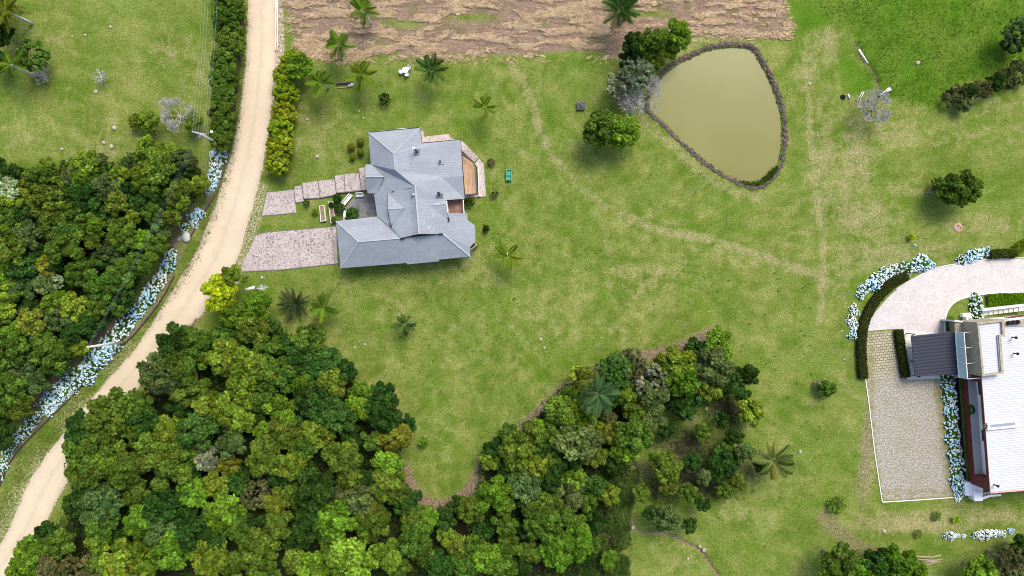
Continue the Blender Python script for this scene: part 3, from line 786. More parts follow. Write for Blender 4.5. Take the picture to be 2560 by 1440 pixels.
# central block
R3c=(1038,467,6.36); R4=(1047.5,585,6.36); K1=(1022,469.5,5.75); K2=(1032,588,5.75); Mc=(969.4,483,4.75); X1=(977,566,4.7); X2=(1000.6,596,5.2)
Vv=(1107,585,5.05); T2=(1072.5,514,5.6); S2=(1115,510,5.35); S3=(1121,550,4.75); S1c=(1113,500,4.9)
roof([[R3c,K1,K2,R4],[K1,Mc,X1,X2,K2],[R3c,R4,T2],[R3c,T2,S1c],[T2,S2,S1c],[T2,S2,S3],[T2,S3,Vv,R4]], .5)
roof([[Mc[:2]+(4.82,),(1011.5,520.6,5.6),(970,522,5.6)],[(970,522,5.6),(1011.5,520.6,5.6),(977,566,4.8)]], .5)
roof([[Pp,Mm,(971,539,4.45),(943,541,3.6)],[(943,541,3.6),(971,539,4.45),(977,566,4.65),(1000.6,596,5.1)]], .2)
# south wing
Wr=(896,605,5.2)
roof([[(840,553,3.2),(943,541,3.45),(1000.6,596,5.15),Wr],[(840,553,3.2),Wr,(851.5,670.6,3.2)],
      [(851.5,670.6,3.2),Wr,(1000.6,596,5.15),Vv,(1175.6,641.6,3.2),(1097.5,649,3.3),(1098,653.4,3.15),(1018,661,3.15),(1016,657.5,3.25)],
      [Vv,(1121,551,4.7),(1120.5,533,4.65),(1168,532.5,3.75),(1169,550,3.7),(1186.6,563,3.35),(1189,602,3.3),(1175.6,617.5,3.55),(1175.6,641.6,3.2)]], .24)
def ridge(pts, r=.075):
    mb = MB().tube([at(*p) + Vector((0, 0, .02)) for p in pts], r, 6)
    return hb(mb, "ridge_cap", M['ridge'])
ridge([A,R1,R2]); ridge([B,R1]); ridge([R3c,R4], .13); ridge([Wr,(1000.6,596,5.15)]); ridge([(840,553,3.2),Wr]); ridge([(851.5,670.6,3.2),Wr]); ridge([Vv,(1175.6,641.6,3.2)], .11); ridge([G1,G2]); ridge([(970,522,5.6),(1011.5,520.6,5.6)]); ridge([T2,S2], .06)
for pts in ([A,B,Cc,D,(1155.5,398,3.75)],[(1153,392,3.75),(1155.7,402,3.75)]):
    hb(MB().tube([at(*p) + Vector((0, 0, -.02)) for p in pts], .10, 5), "gutter", M['fascia'])
for pts in ([(1001,597,5.2),(1012,595,5.25)],[(1096,585.5,5.2),(1107,584.5,5.15)],[(976,556,4.75),(978,567,4.75)],[(1121,543,4.85),(1123,553,4.8)]):
    hb(MB().tube([at(*p) + Vector((0, 0, .12)) for p in pts], .13, 5), "rain_chute", M['black'])
# small chalk-white scuffs left on the shingles
rr = np.random.default_rng(3)
for (x0, y0, ln) in ((1061,550,15),(1082.5,532,15),(1071,566,16),(1074,567,16),(1082.5,568,14)):
    pts = []
    for k in range(7):
        p = (x0 + k * .35 + rr.normal(0, .2), y0 + k * ln / 7.0); z = 6.36 - 1.35 * (p[0] - 1042) / 65.0 + .07
        pts.append(at(p[0], p[1], z))
    hb(MB().tube(pts, .022, 4), "roof_scuff", M['white'])
# walls
def walls(pts, z1, h0=3.3):
    return hb(MB().prism([at(p[0], p[1], h0) for p in pts], 0.0, z1, bottom=False), "wall", M['wall'])
walls([(930,342),(1042,330),(1046,368),(1142,359),(1152,490),(1000,496),(946,480),(936,416)], 3.35)
walls([(946,480.5),(1104,480.5),(1106,588),(990,586),(950,540)], 3.5)
walls([(851,563),(945,551),(1112,542),(1160,542),(1176,568),(1178,602),(1164,634),(860,661)], 2.95)
def window(cx, cy, wd, hgt, z, ang, nm="window"):
    c = at(cx, cy)
    f = MB().box((c.x - HO.x, c.y - HO.y, z + hgt / 2), (wd, .12, hgt), ang).build(nm, M['frame'], house)
    MB().box((c.x - HO.x, c.y - HO.y, z + hgt / 2), (wd - .16, .15, hgt - .16), ang).build("pane", M['glass'], f)
EW = math.radians(5.5)
for x in (905, 960, 1040, 1120): window(x, 661 - (x - 860) * 0.089 - 4, 1.6, 1.2, 1.0, EW)
for y in (590, 630): window(858 + (y - 563) * .09, y, 1.9, 1.2, .9, EW + math.pi / 2)
for x in (960, 1010): window(x, 339 - (x - 930) * .105, 1.6, 1.3, 1.0, EW)
for y in (395, 450): window(1146 + (y - 359) * .075, y, 1.8, 2.1, .8, EW + math.pi / 2, "glass_door")
# flues and roof vents
def flue(base, top, r, cap, slab_px, capmat):
    b, t = at(*base), at(*top)
    f = hb(MB().tube([b - Vector((0, 0, .3)), t], r, 10), "flue", M['pipe'], smooth=True)
    k = MB().lathe((t.x - HO.x, t.y - HO.y, t.z - .02), [(0.001, 0), (cap, .0), (cap, .14), (cap * .8, .22)], 12).build("flue_cap", capmat, f)
    zz = base[2]
    MB().add([tuple(at(p[0], p[1], p[2]) - HO * 1 + Vector((0, 0, HO.z))) for p in slab_px], [(0, 1, 2, 3), (3, 2, 1, 0)]).build("flashing", M['shingle_ns'], f)
flue((1045,381,5.35), (1034,371,7.1), .13, .2, [(1036,374,5.6),(1049,372,5.35),(1049,387,5.35),(1036,389,5.6)], M['white'])
flue((1101,406,4.5), (1100,403,5.1), .12, .17, [(1096,401,4.75),(1111,397,4.55),(1111,411,4.5),(1096,411,4.7)], M['pipe'])
flue((1101,488,5.3), (1096,483,6.1), .13, .21, [(1092,484,5.5),(1108,483,5.15),(1108,494,5.15),(1092,494,5.5)], M['black'])
c = at(1034, 487, 6.1)
hb(MB().lathe((c.x, c.y, c.z - .2), [(.22, 0), (.24, .3), (.3, .34), (.27, .48), (.12, .56)], 14), "roof_vent", M['galv'], smooth=True)
c = at(979, 480, 5.0)
hb(MB().tube([c, c + Vector((.4, .1, .05))], .09, 6), "rain_spout", M['pipe'])
# timber deck and stone terrace on the east side
hb(MB().prism(poly([(1155,388),(1160,391),(1186,410),(1191,485),(1163,487)], 1.0), 0.9, 1.05), "deck", M['deck'])
rl = hb(MB(), "railing", M['rail']) if False else None
dk = [c for c in house.children if c.name.startswith("deck")][0]
mb = MB()
rp = [at(p[0], p[1], 1.05) for p in ((1156,385),(1184,406),(1188.5,418),(1193,485.5),(1161,489))]
mb.tube([p + Vector((0, 0, .95)) for p in rp], .06, 6); mb.tube([p + Vector((0, 0, .1)) for p in rp], .05, 6)
for a, b in zip(rp[:-1], rp[1:]):
    n = max(2, int((b - a).length / .5))
    for i in range(n + 1):
        p = a.lerp(b, i / n); mb.tube([p, p + Vector((0, 0, .95))], .03, 4)
mb.v = [(x - HO.x, y - HO.y, z) for x, y, z in mb.v]
mb.build("railing", M['rail'], dk)
mb = MB().prism(poly([(1053,325),(1058,328),(1060,342),(1112,336),(1122,336),(1128,346),(1151,352),(1151,362),(1053,362)], .3), -.1, .35)
hb(mb, "terrace", M['terrace'])
mb = MB()
for i in range(13):
    t0, t1 = i / 13, (i + 1) / 13 - .012
    o0 = (1162 + 35 * t0, 360 + 34 * t0); o1 = (1162 + 35 * t1, 360 + 34 * t1); q0 = (1156 + 30 * t0, 379 + 26 * t0); q1 = (1156 + 30 * t1, 379 + 26 * t1)
    mb.prism(poly([o0, o1, q1, q0], .3), -.1, .9 - .055 * i)
mb.prism(poly([(1151,351),(1163,361),(1156,380),(1152,380)], .4), -.1, .93)
hb(mb, "stair", M['terrace'])
mb = MB().prism(poly([(1197,397),(1208,407),(1210,420),(1215,491),(1197,493),(1193,420),(1187,409)], .1), -.1, .15)
mb.prism(poly([(1163,489.5),(1197,487),(1197,493),(1163,495)], .1), -.1, .16)
hb(mb, "terrace", M['terrace'])
hb(MB().prism(poly([(1194,412),(1196.5,412),(1199,491),(1196.5,491)], .2), .02, .55), "planter_edge", M['offwhite'])
# recessed balcony
hb(MB().prism(poly([(1115,499),(1158,499),(1160,534),(1119,534)], 2.6), 2.4, 2.7), "balcony", M['balcony'])
hb(MB().prism(poly([(1113,500),(1117,500),(1120.5,533),(1117.5,533)], 4.2), 2.5, 4.6), "balcony_wall", M['white'])
mb = MB(); 
for z in (3.0, 3.35, 3.7): mb.tube([at(1158,500,z), at(1160,533,z)], .03, 5)
for t in range(7): p = at(1158 + .33 * t, 500 + 5.5 * t, 2.7); mb.tube([p, p + Vector((0, 0, 1.0))], .03, 4)
mb.tube([at(1158,500,3.72), at(1160,533,3.72)], .07, 6)
hb(mb, "balcony_railing", M['white'])
c = at(1181, 613.5, .6)
f = hb(MB().box((c.x, c.y, .55), (1.3, 1.0, 1.3), math.radians(40)), "chimney_box", M['wood'])
MB().box((c.x - HO.x + .05, c.y - HO.y - .05, 1.22), (.9, .4, .04), math.radians(40)).build("opening", M['black'], f)
mb = MB()
for p in ((1122, 540), (1120, 500)): pass
# courtyard benches and planters
def bench(label, c, rz, ln):
    t = thing("bench", label, "bench", at(*c), rz)
    MB().box((0, 0, .43), (ln, .5, .06)).build("seat", M['white'], t)
    b = MB()
    b.box((0, .27, .75), (ln, .07, .55))
    for k in range(int(ln / .12)): b.box((-ln / 2 + .06 + k * .12, .225, .72), (.05, .03, .44))
    b.build("backrest", M['white'], t)
    for s in (-1, 1):
        MB().box((s * (ln / 2 - .05), 0, .32), (.08, .5, .62)).build("armrest", M['white'], t)
        for q in (-.2, .2): MB().box((s * (ln / 2 - .1), q, .2), (.07, .07, .4)).build("leg", M['white'], t)
bench("long white slatted bench set diagonally on the courtyard edge", (870, 500), math.radians(50), 1.95)
bench("short white bench on the courtyard edge nearest the stepped path", (901, 488.5), math.radians(4), 1.2)
pw = strip("planter_wall", [(859,505),(861,535),(862,552)], 2.5, 0, .5, M['palecon']); tag(pw, "pale low wall closing the left side of the dark courtyard", "wall")
o = strip("planter_box", [(862,527),(864,544)], 6, .02, .55, M['white']); tag(o, "white planter box at the courtyard's left edge beside a leafy shrub", "planter")
def raised_bed(label, pts, soilz=.38):
    c = at(sum(p[0] for p in pts) / 4, sum(p[1] for p in pts) / 4)
    t = thing("raised_bed", label, "raised bed", c)
    P = [at(*p) - c for p in pts]
    mb = MB()
    for i in range(4):
        a, b = P[i], P[(i + 1) % 4]; d = b - a; m_ = (a + b) / 2
        mb.box((m_.x, m_.y, .25), (d.length + (.1 if i % 2 else -.1), .1, .5), math.atan2(d.y, d.x))
    mb.build("frame", M['offwhite'], t)
    k = [p * .93 for p in P]
    MB().prism(k, .02, soilz).build("soil", M['soil'], t)
    return t
raised_bed("pale framed raised bed full of bare brown soil, left of its twin", [(801,516),(812,514.5),(816,552),(804,554)])
raised_bed("pale framed raised bed with green plants at both ends beside the courtyard", [(823,506),(834,505),(839,556),(829,558)])

# ------------------------------------------------------------------ white-roofed house on the right
villa = thing("villa", "white corrugated-roof house with oxide-red side wall and stone tower beside the parking area", "house", at(2500, 1050))
HO = villa.location.copy()
def vb(mb, name, mat, parent=villa, smooth=False): return hb(mb, name, mat, parent, smooth)
ZB, ZT = 0.9, 5.3
b0, b1 = at(2404.5, 930, ZB), at(2425.5, 1208, ZB)            # foot of the red wall, upper and lower end
def on(t, z, dp=0.0):                                         # point on the red wall: along, height, depth into the house
    d = (b1 - b0); n = Vector((-d.y, d.x, 0)).normalized()
    if n.x < 0: n = -n
    p = b0 + d * t + n * dp; return Vector((p.x, p.y, z))
ex = Vector((11, 1.15, 0)).normalized()
def vprism(mb, t0, t1, d0, d1, z0, z1, mi=0):
    return mb.prism([on(t0, 0, d0), on(t1, 0, d0), on(t1, 0, d1), on(t0, 0, d1)], z0, z1, mi)
mb = MB()
vprism(mb, 0, 1, 0, .14, ZB, 1.9); vprism(mb, 0, 1, 0, .14, 4.75, ZT); vprism(mb, .905, 1, 0, .14, 1.9, 4.75); vprism(mb, 0, .06, 0, .14, 1.9, 4.75)
vprism(mb, .988, 1.0, .14, 14, ZB, ZT)
vb(mb, "wall", M['red'])
mb = MB(); vprism(mb, .0, .905, .14, 1.45, 1.75, 1.88); vb(mb, "balcony_floor", M['greyfloor'])
mb = MB(); vprism(mb, .0, .985, 1.45, 1.6, 0.2, 5.0); vb(mb, "back_wall", M['white'])
mb = MB(); vprism(mb, .905, .93, .14, 1.45, 1.75, 4.9); vb(mb, "side_wall", M['red'])
for t0, t1 in ((.02, .2), (.50, .61)):
    mb = MB(); vprism(mb, t0, t1, 1.38, 1.447, 2.3, 4.6); f = vb(mb, "window", M['frame'])
    mb = MB(); vprism(mb, t0 + .006, t1 - .006, 1.35, 1.378, 2.38, 4.5); vb(mb, "pane", M['black'], f)
RT = [on(-.56, 0, .0), on(1.0, 0, 0), on(1.0, 0, 16), on(-.56, 0, 16)]
mb = MB(); 
RP = [on(-.02, 0, -.03), on(1.0, 0, -.03), on(1.0, 0, 16), on(-.46, 0, 16), on(-.46, 0, 2.7), on(-.02, 0, 2.7)]
mb.prism(RP, ZT + .002, ZT + .12, 0, 1); vb(mb, "roof", [M['whiteroof'], M['pink']])
mb = MB(); vprism(mb, 1.0, 1.012, -.03, 16, ZT - .25, ZT + .16); vb(mb, "roof_trim", M['pink'])
mb = MB(); vprism(mb, -.46, .988, 5.0, 15.5, 0, ZT - .05); vb(mb, "wall", M['white'])
for t in (.02, .235, .45): 
    mb = MB(); vprism(mb, t, t + .004, 3.6, 15, ZT + .12, ZT + .14); vb(mb, "roof_seam", M['offwhite'])
mb = MB(); vprism(mb, -.4, .98, 8.15, 8.22, ZT + .12, ZT + .14); vb(mb, "roof_seam", M['offwhite'])
# black strip painted for the shade below the red wall, and the gutter
structure(MB().prism([on(-.05, 0, -.9), on(.98, 0, -.9), on(.98, 0, 0), on(-.05, 0, 0)], -.02, .02).build("path", M['black']))  # flat sheet coloured black as the gap's shadow, not a walkway
mb = MB().tube([on(-.03, .12, -1.15), on(.98, .12, -1.05)], .13, 6); vb(mb, "gutter", M['rimstone'])
# skylight box
def sq(pts, z0, z1, name, mat, par=villa): return vb(MB().prism([at(p[0], p[1], z1) for p in pts], z0, z1), name, mat, par)
s = sq([(2467,1058),(2545,1050),(2547,1068),(2469,1076)], ZT + .1, ZT + .5, "skylight", M['offwhite'])
sq([(2476,1062),(2538,1055.5),(2539,1062.5),(2477,1069)], ZT + .5, ZT + .52, "pane", M['galv'], s)
def vent(px, py, dx=-1.0):
    b = at(px, py, ZT + .1); t = at(px, py, ZT + .9)
    f = vb(MB().tube([b, b + Vector((0, 0, .8))], .10, 8), "roof_flue", M['black'], smooth=True)
    MB().lathe((b.x - HO.x, b.y - HO.y, ZT + .9), [(.2, 0), (.21, .18), (.1, .28)], 10).build("flue_cap", M['black'], f)
    f2 = vb(MB().box((b.x, b.y, ZT + .13), (.8, .8, .04), math.radians(6)), "flashing", M['offwhite'])
vent(2529, 843); vent(2533, 883); vent(2484, 1211)
# stone-clad tower with its own white roof
ZS = 6.6
TO = [(2443,806),(2568,791),(2640,783),(2640,798),(2512,808),(2511,842),(2505,842),(2512,933),(2456,941)]
def tower(pts, z0, z1): return [at(p[0], p[1], z1) for p in pts]
out = [(2443,806),(2512,799),(2512,841),(2503,841),(2510,934),(2456,941)]
inn = [(2448,811),(2505,804),(2507,836),(2497,838),(2503,930),(2461,936)]
mb = MB()
Po = [at(p[0], p[1], ZS) for p in out]; Pi = [at(p[0], p[1], ZS) for p in inn]
for i in range(6):
    j = (i + 1) % 6
    q = [Po[i], Po[j], Pi[j], Pi[i]]
    mb.prism(q, 0.0 if i in (5,) else 2.0, ZS - .001 * i)
vb(mb, "stone_wall", M['tanstone'])
r = vb(MB().prism(Pi, ZS - .6, ZS - .35), "roof", M['whiteroof'])
g = [at(p[0], p[1], ZS - .3) for p in ((2491,839),(2497,839),(2504,929),(2498,930))]
vb(MB().prism(g, ZS - .34, ZS - .12), "box_gutter", M['galv'])
g = [at(p[0], p[1], ZS - .3) for p in ((2502,806),(2507,805.5),(2508,836),(2503.5,837))]
vb(MB().prism(g, ZS - .34, ZS - .12), "box_gutter", M['galv'])
vb(MB().prism([at(p[0], p[1], 5.6) for p in ((2512,803),(2640,790),(2640,810),(2513,817))], 2, 5.6), "stone_wall", M['tanstone'])
g = at(2538, 806, 5.62)
for k in range(3): 
    b = at(2520 + 11 * k, 807 - k, 5.6)
    vb(MB().lathe((b.x, b.y, 5.6), [(.3, 0), (.34, .3), (.2, .5)], 10), "roof_fan", M['black'])
# terrace of stone in front of the tower, its balcony floor and glass screen
vb(MB().prism([at(p[0], p[1], 3.1) for p in ((2388,803),(2443,806),(2458,942),(2398,944),(2390,850),(2389,828))], 2.8, 3.1), "balcony_floor", M['tanstone'])
vb(MB().prism([at(p[0], p[1], 3.4) for p in ((2386,800),(2428,804.5),(2445,806),(2640,783),(2640,788),(2445,811),(2386,804))], 0, 3.4), "parapet", M['palecon'])
gt = [(2388, 829, 3.1), (2410, 826, 5.2), (2418, 940, 5.2), (2397, 943, 3.1)]
G = [at(*p) for p in gt]
cl = [Vector((G[0].x, G[0].y, 3.1)), Vector((G[0].x, G[0].y, 5.1)), Vector((G[3].x, G[3].y, 5.1)), Vector((G[3].x, G[3].y, 3.1))]
mb = MB(); 
for i in range(3):
    a, b = cl[0].lerp(cl[3], i / 3 + .004), cl[0].lerp(cl[3], (i + 1) / 3 - .004)
    sc = vb(MB().prism([a, b, b + Vector((.03, 0, 0)), a + Vector((.03, 0, 0))], 3.1, 5.1), "glass_screen", M['clear'])
for i in range(4):
    a = cl[0].lerp(cl[3], i / 3)
    mb.tube([a, a + Vector((0, 0, 2.05))], .05, 5); mb.tube([a + Vector((0, 0, 2.05)), a + Vector((2.6, .2, 2.05))], .05, 5)
mb.tube([cl[1], cl[2]], .07, 6); mb.tube([cl[0], cl[3]], .07, 6)
vb(mb, "screen_frame", M['frame'])
c = at(2427, 905, 3.1); vb(MB().box((c.x, c.y, 3.35), (.75, 1.5, .5), math.radians(6)), "planter", M['black'])
# carport
slabp = [(2237,822),(2247,821),(2363,812),(2363,832),(2389,830),(2398,946),(2268,951),(2262,942)]
structure(MB().prism(poly([(2248,823),(2364,813),(2364,828),(2388,827),(2397,945),(2267,949)]), -.1, .05).build("carport_floor", M['palecon']))
vb(MB().prism([at(p[0], p[1], 2.9) for p in ((2278,840),(2388,829),(2397,936),(2288,941))], 2.75, 2.9), "carport_roof", M['darkpanel'])
for p in ((2262,836),(2266,872),(2271,905),(2275,940)):
    a = at(p[0] - 6, p[1] - 3); t_ = at(p[0] + 17, p[1] + 3, 2.72)
    vb(MB().tube([(a.x + .6, a.y, 0), (a.x + .6, a.y, 2.3), (t_.x, t_.y, 2.72)], .07, 6), "carport_post", M['black'])
# white garden wall and steps at the lower corner
mb = MB()
mb.prism([at(p[0], p[1], 1.0) for p in ((2412,1206),(2427,1206),(2458,1222),(2456,1239),(2414,1239))], 0, 1.0)
mb.prism([at(p[0], p[1], 1.5) for p in ((2434,1228),(2455,1232),(2457,1252),(2437,1253))], 0, 1.5)
mb.prism([at(p[0], p[1], .8) for p in ((2456,1243),(2475,1237),(2503,1236),(2503,1240),(2477,1242),(2457,1249))], 0, .8)
vb(mb, "garden_wall", M['white'])
vb(MB().prism([at(p[0], p[1], .2) for p in ((2457,1232),(2495,1228),(2495,1237),(2475,1238),(2457,1244))], 0, .2), "step", M['palecon'])
# stair between retaining wall and house
st = thing("garden_stair", "pale garden stair along a white retaining wall above the white-roofed house", "stair", at(2510, 780))
so = st.location
mb = MB()
for i in range(8):
    x0 = 2459 + 12.6 * i; y0 = 777 - 1.5 * i; h0 = .1 + .14 * i
    mb = MB().prism([at(p[0], p[1], h0) - so for p in ((x0, y0), (x0 + 11.6, y0 - 1.4), (x0 + 12.4, y0 + 10.5), (x0 + .8, y0 + 12))], -.05, h0)
    mb.build("tread", M['palecon'], st)
MB().prism([at(p[0], p[1], 1.3) - so for p in ((2457,773),(2600,756),(2600,761),(2457,777.5))], 0, 1.3).build("retaining_wall", M['white'], st)
rb = MB().prism([at(p[0], p[1], 2.9) for p in ((2520,795),(2560,788),(2620,780),(2620,786),(2545,793))], 2.0, 2.9); vb(rb, "red_roof", M['red'])
bq = thing("barbecue", "white masonry barbecue block on the lawn island beside the hydrangea", "barbecue", at(2408, 791))
MB().box((0, .25, .45), (1.1, .5, .9), .1).build("counter", M['white'], bq)
MB().box((.3, -.35, .5), (.9, .8, 1.0), .1).build("hearth", M['offwhite'], bq)
MB().box((.32, -.38, 1.02), (.5, .4, .05), .1).build("grate", M['galv'], bq)

# ------------------------------------------------------------------ foliage meshes
def leaf_quads(C, Nrm, size, rng, asp=0.62):
    """diamond leaf faces at C facing Nrm"""
    n = len(C)
    Nrm = Nrm / (np.linalg.norm(Nrm, axis=1, keepdims=True) + 1e-9)
    r = rng.normal(0, 1, (n, 3)); U = np.cross(Nrm, r); U /= np.linalg.norm(U, axis=1, keepdims=True) + 1e-9
    W = np.cross(Nrm, U)
    s = size[:, None]
    V = np.stack([C - U * s, C + W * s * asp, C + U * s, C - W * s * asp], 1).reshape(-1, 3)
    return V, np.arange(n * 4).reshape(-1, 4)

def crown_mesh(name, seed, nc=46, cr=(.20, .32), leaves=70, ls=.075, squash=.75, lobes=3, mat=None, core=.62, gap=0.0, low=-.35, tilt=.75, asp=.62, tv=.30):
    """an uneven crown: several lobes, each covered with leaf clumps"""
    rng = np.random.default_rng(seed)
    Vs, F3, F4, T = [], [], [], []; o = 0
    sub = []; tr_ = 0
    while len(sub) < lobes and tr_ < 3000:
        tr_ += 1
        d = rng.normal(0, 1, 3); d[2] = abs(d[2]) * .9 - .15; d /= np.linalg.norm(d)
        r = rng.uniform(.27, .43) * (6.5 / (lobes + 1.0)) ** .22; c = d * (1.02 - r) * np.array([1, 1, squash]) * rng.uniform(.88, 1.06)
        if all(np.linalg.norm(c - q) > .86 * (r + s_) for q, s_ in sub): sub.append((c, r))
    core = core and .5
    def inside(p, skip):
        return any(i != skip and np.linalg.norm(p - c) < r * .8 for i, (c, r) in enumerate(sub))
    cs = []; ls_ = []; tries = 0; wts = np.array([r * r for _, r in sub]); wts /= wts.sum(); lt = np.clip(rng.normal(1, .2, len(sub)), .6, 1.45)
    while len(cs) < nc and tries < 5000:
        tries += 1
        i = rng.choice(len(sub), p=wts); c, R_ = sub[i]
        d = rng.normal(0, 1, 3); d /= np.linalg.norm(d)
        if d[2] < low: continue
        r = rng.uniform(*cr); p = c + d * (R_ - r * .5)
        if inside(p, i): continue
        if all(np.linalg.norm(p - q) > .62 * (r + s_) for q, s_, _ in cs) or tries > 3600: cs.append((p, r, d * 1.0)); ls_.append(i)
    iv, jf = ICO[2]
    parts = []
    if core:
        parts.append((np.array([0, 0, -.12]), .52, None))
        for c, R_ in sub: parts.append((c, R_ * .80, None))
    nb = len(parts)
    for p, r, d in cs: parts.append((p, r, d))
    for pi_, (p, r, d) in enumerate(parts):
        t = np.clip(rng.normal(1, tv * .6), .6, 1.5) * (1 if d is None else lt[ls_[pi_ - nb]])
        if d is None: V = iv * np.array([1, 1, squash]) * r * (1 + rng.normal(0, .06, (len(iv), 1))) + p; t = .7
        else: V = ICO[1][0] * r * .74 * (1 + rng.normal(0, .15, (len(ICO[1][0]), 1))) * np.array([1, 1, .85]) + p
        Vs.append(V); F3.append(np.array(jf if d is None else ICO[1][1]) + o); o += len(V)
        hue = np.clip(rng.normal(1, .08), .8, 1.25)
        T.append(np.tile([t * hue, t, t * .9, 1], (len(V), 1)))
        if d is None: continue
        n = int(.85 * leaves * (r / np.mean(cr)) ** 2)
        L = rng.normal(0, 1, (n, 3)) + np.array([0, 0, .45]) + d * .5; L /= np.linalg.norm(L, axis=1, keepdims=True)
        C = p + L * r * rng.uniform(.72, 1.12, (n, 1)) * np.array([1, 1, .88])
        Q, q = leaf_quads(C, L + rng.normal(0, tilt, (n, 3)) * .6, ls * 1.45 * rng.uniform(.6, 1.4, n), rng, asp)
        Vs.append(Q); F4.append(q + o); o += len(Q)
        tt = t * np.clip(rng.normal(1.08, .30, n), .4, 2.0)
        T.append(np.repeat(np.stack([tt * hue, tt, tt * .9, np.ones(n)], 1), 4, 0))
    return bulk_mesh(name, np.concatenate(Vs), [np.concatenate(F3), np.concatenate(F4)], mat or M['leaf'], np.concatenate(T))

def trunk_mesh(name, seed, mat):
    rng = np.random.default_rng(seed); mb = MB()
    mb.tube([(0, 0, -.05), (.01, .0, .3), (.03, .02, .62), (.02, .0, .95)], [.045, .036, .028, .012], 7)
    for k in range(5):
        a = k * 1.256 + rng.uniform(-.4, .4); z = rng.uniform(.45, .75); l = rng.uniform(.10, .17)
        mb.tube([(.02, .01, z), (l * .5 * math.cos(a), l * .5 * math.sin(a), z + .10), (l * math.cos(a), l * math.sin(a), z + .24)], [.02, .013, .005], 5)
    me = bpy.data.meshes.new(name); me.from_pydata(mb.v, [], mb.f); me.materials.append(mat); me.update(); return me

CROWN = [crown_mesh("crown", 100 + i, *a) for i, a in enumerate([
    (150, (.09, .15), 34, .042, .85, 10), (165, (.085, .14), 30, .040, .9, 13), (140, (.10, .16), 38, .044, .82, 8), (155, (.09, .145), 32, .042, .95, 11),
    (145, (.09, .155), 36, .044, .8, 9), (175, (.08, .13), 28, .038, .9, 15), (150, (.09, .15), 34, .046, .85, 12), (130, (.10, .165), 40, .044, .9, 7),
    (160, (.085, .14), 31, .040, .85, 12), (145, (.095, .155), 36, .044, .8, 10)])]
CROWN_FRONDY = [crown_mesh("crown", 140 + i, 110, (.10, .16), 34, .075, .82, 10, asp=.30, tilt=1.0) for i in range(2)]
CROWN_FINE = [crown_mesh("crown", 150 + i, 190, (.08, .13), 36, .036, .9, 14, tv=.16, core=.8) for i in range(2)]
CROWN_LOOSE = [crown_mesh("crown", 160 + i, 80, (.08, .15), 40, .045, .8, 9, core=0, tv=.2) for i in range(2)]
def ball_mesh(seed, bumps, amp):
    """a clipped round shrub"""
    rng = np.random.default_rng(seed); iv, jf = ICO[3]
    bd = rng.normal(0, 1, (bumps, 3)); bd /= np.linalg.norm(bd, axis=1, keepdims=True)
    def rad(d): return 1 - amp + amp * np.clip((np.max(d @ bd.T, axis=1) - (1 - 3.2 / bumps)) * bumps / 3.2, 0, 1) ** .6
    V = iv * (rad(iv) * .9)[:, None]; n = 3000
    d = rng.normal(0, 1, (n, 3)); d /= np.linalg.norm(d, axis=1, keepdims=True)
    C = d * (rad(d) * rng.uniform(.88, 1.03, n))[:, None]
    Q, q = leaf_quads(C, d + rng.normal(0, .55, (n, 3)), .055 * rng.uniform(.6, 1.4, n), rng)
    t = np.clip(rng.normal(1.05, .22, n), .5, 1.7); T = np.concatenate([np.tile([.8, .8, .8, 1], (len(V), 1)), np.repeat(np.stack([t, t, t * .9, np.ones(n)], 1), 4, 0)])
    return bulk_mesh("crown", np.concatenate([V, Q]), [np.array(jf), q + len(V)], M['leaf'], T)
BALL = [ball_mesh(1, 60, .08), ball_mesh(2, 60, .08)]
CLIPPED = [crown_mesh("crown", 170 + i, 170, (.065, .11), 30, .036, .95, 36, tv=.14) for i in range(3)]
TRUNK = [trunk_mesh("trunk", i, M['bark']) for i in range(3)]

LEAFC = {'Y': ((.114, .178, .020), "yellow-green"), 'G': ((.066, .124, .018), "mid-green"), 'D': ((.027, .064, .013), "dark green"), 'O': ((.080, .126, .018), "olive"),
         'B': ((.072, .114, .036), "grey-green"), 'W': ((.21, .27, .15), "pale silvery"), 'E': ((.042, .098, .020), "emerald green"), 'R': ((.128, .152, .020), "golden-olive"),
         'N': ((.078, .086, .034), "brownish"), 'S': ((.15, .17, .11), "silver-grey"), 'L': ((.094, .178, .017), "lime green"), 'X': ((.24, .33, .014), "bright yellow"), 'C': ((.185, .25, .016), "yellow-green")}
TREES = []   # (px, py, r, code, wood)
def tree(px, py, r, code, label=None, name="tree", cat="tree", group=None, hgt=None, mesh=None, sq=.9, rng=random):
    R = r / 16.0 * .97
    h = hgt if hgt is not None else min(7.0, 1.9 + R * 1.3 + rng.uniform(-.5, .9))
    zc = max(h - R * .62 * sq, R * .45)
    c = at(px, py, zc)
    t = thing(name, label or "", cat, (c.x, c.y, 0), 0, group)
    tr = link("trunk", rng.choice(TRUNK), t); tr.scale = (h * .9 * min(1.0, R / 1.6), h * .9 * min(1.0, R / 1.6), zc * 1.02)
    m = mesh or rng.choice(CROWN)
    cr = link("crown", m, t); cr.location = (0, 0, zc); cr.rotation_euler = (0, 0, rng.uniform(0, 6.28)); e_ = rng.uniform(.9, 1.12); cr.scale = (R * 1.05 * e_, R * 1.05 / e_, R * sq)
    col = LEAFC[code][0]; f = rng.uniform(.86, 1.16); hs = rng.uniform(.88, 1.14)
    cr.color = (col[0] * f * hs, col[1] * f, col[2] * f, 1)
    t["leaf_colour"] = code
    del t["leaf_colour"]
    return t

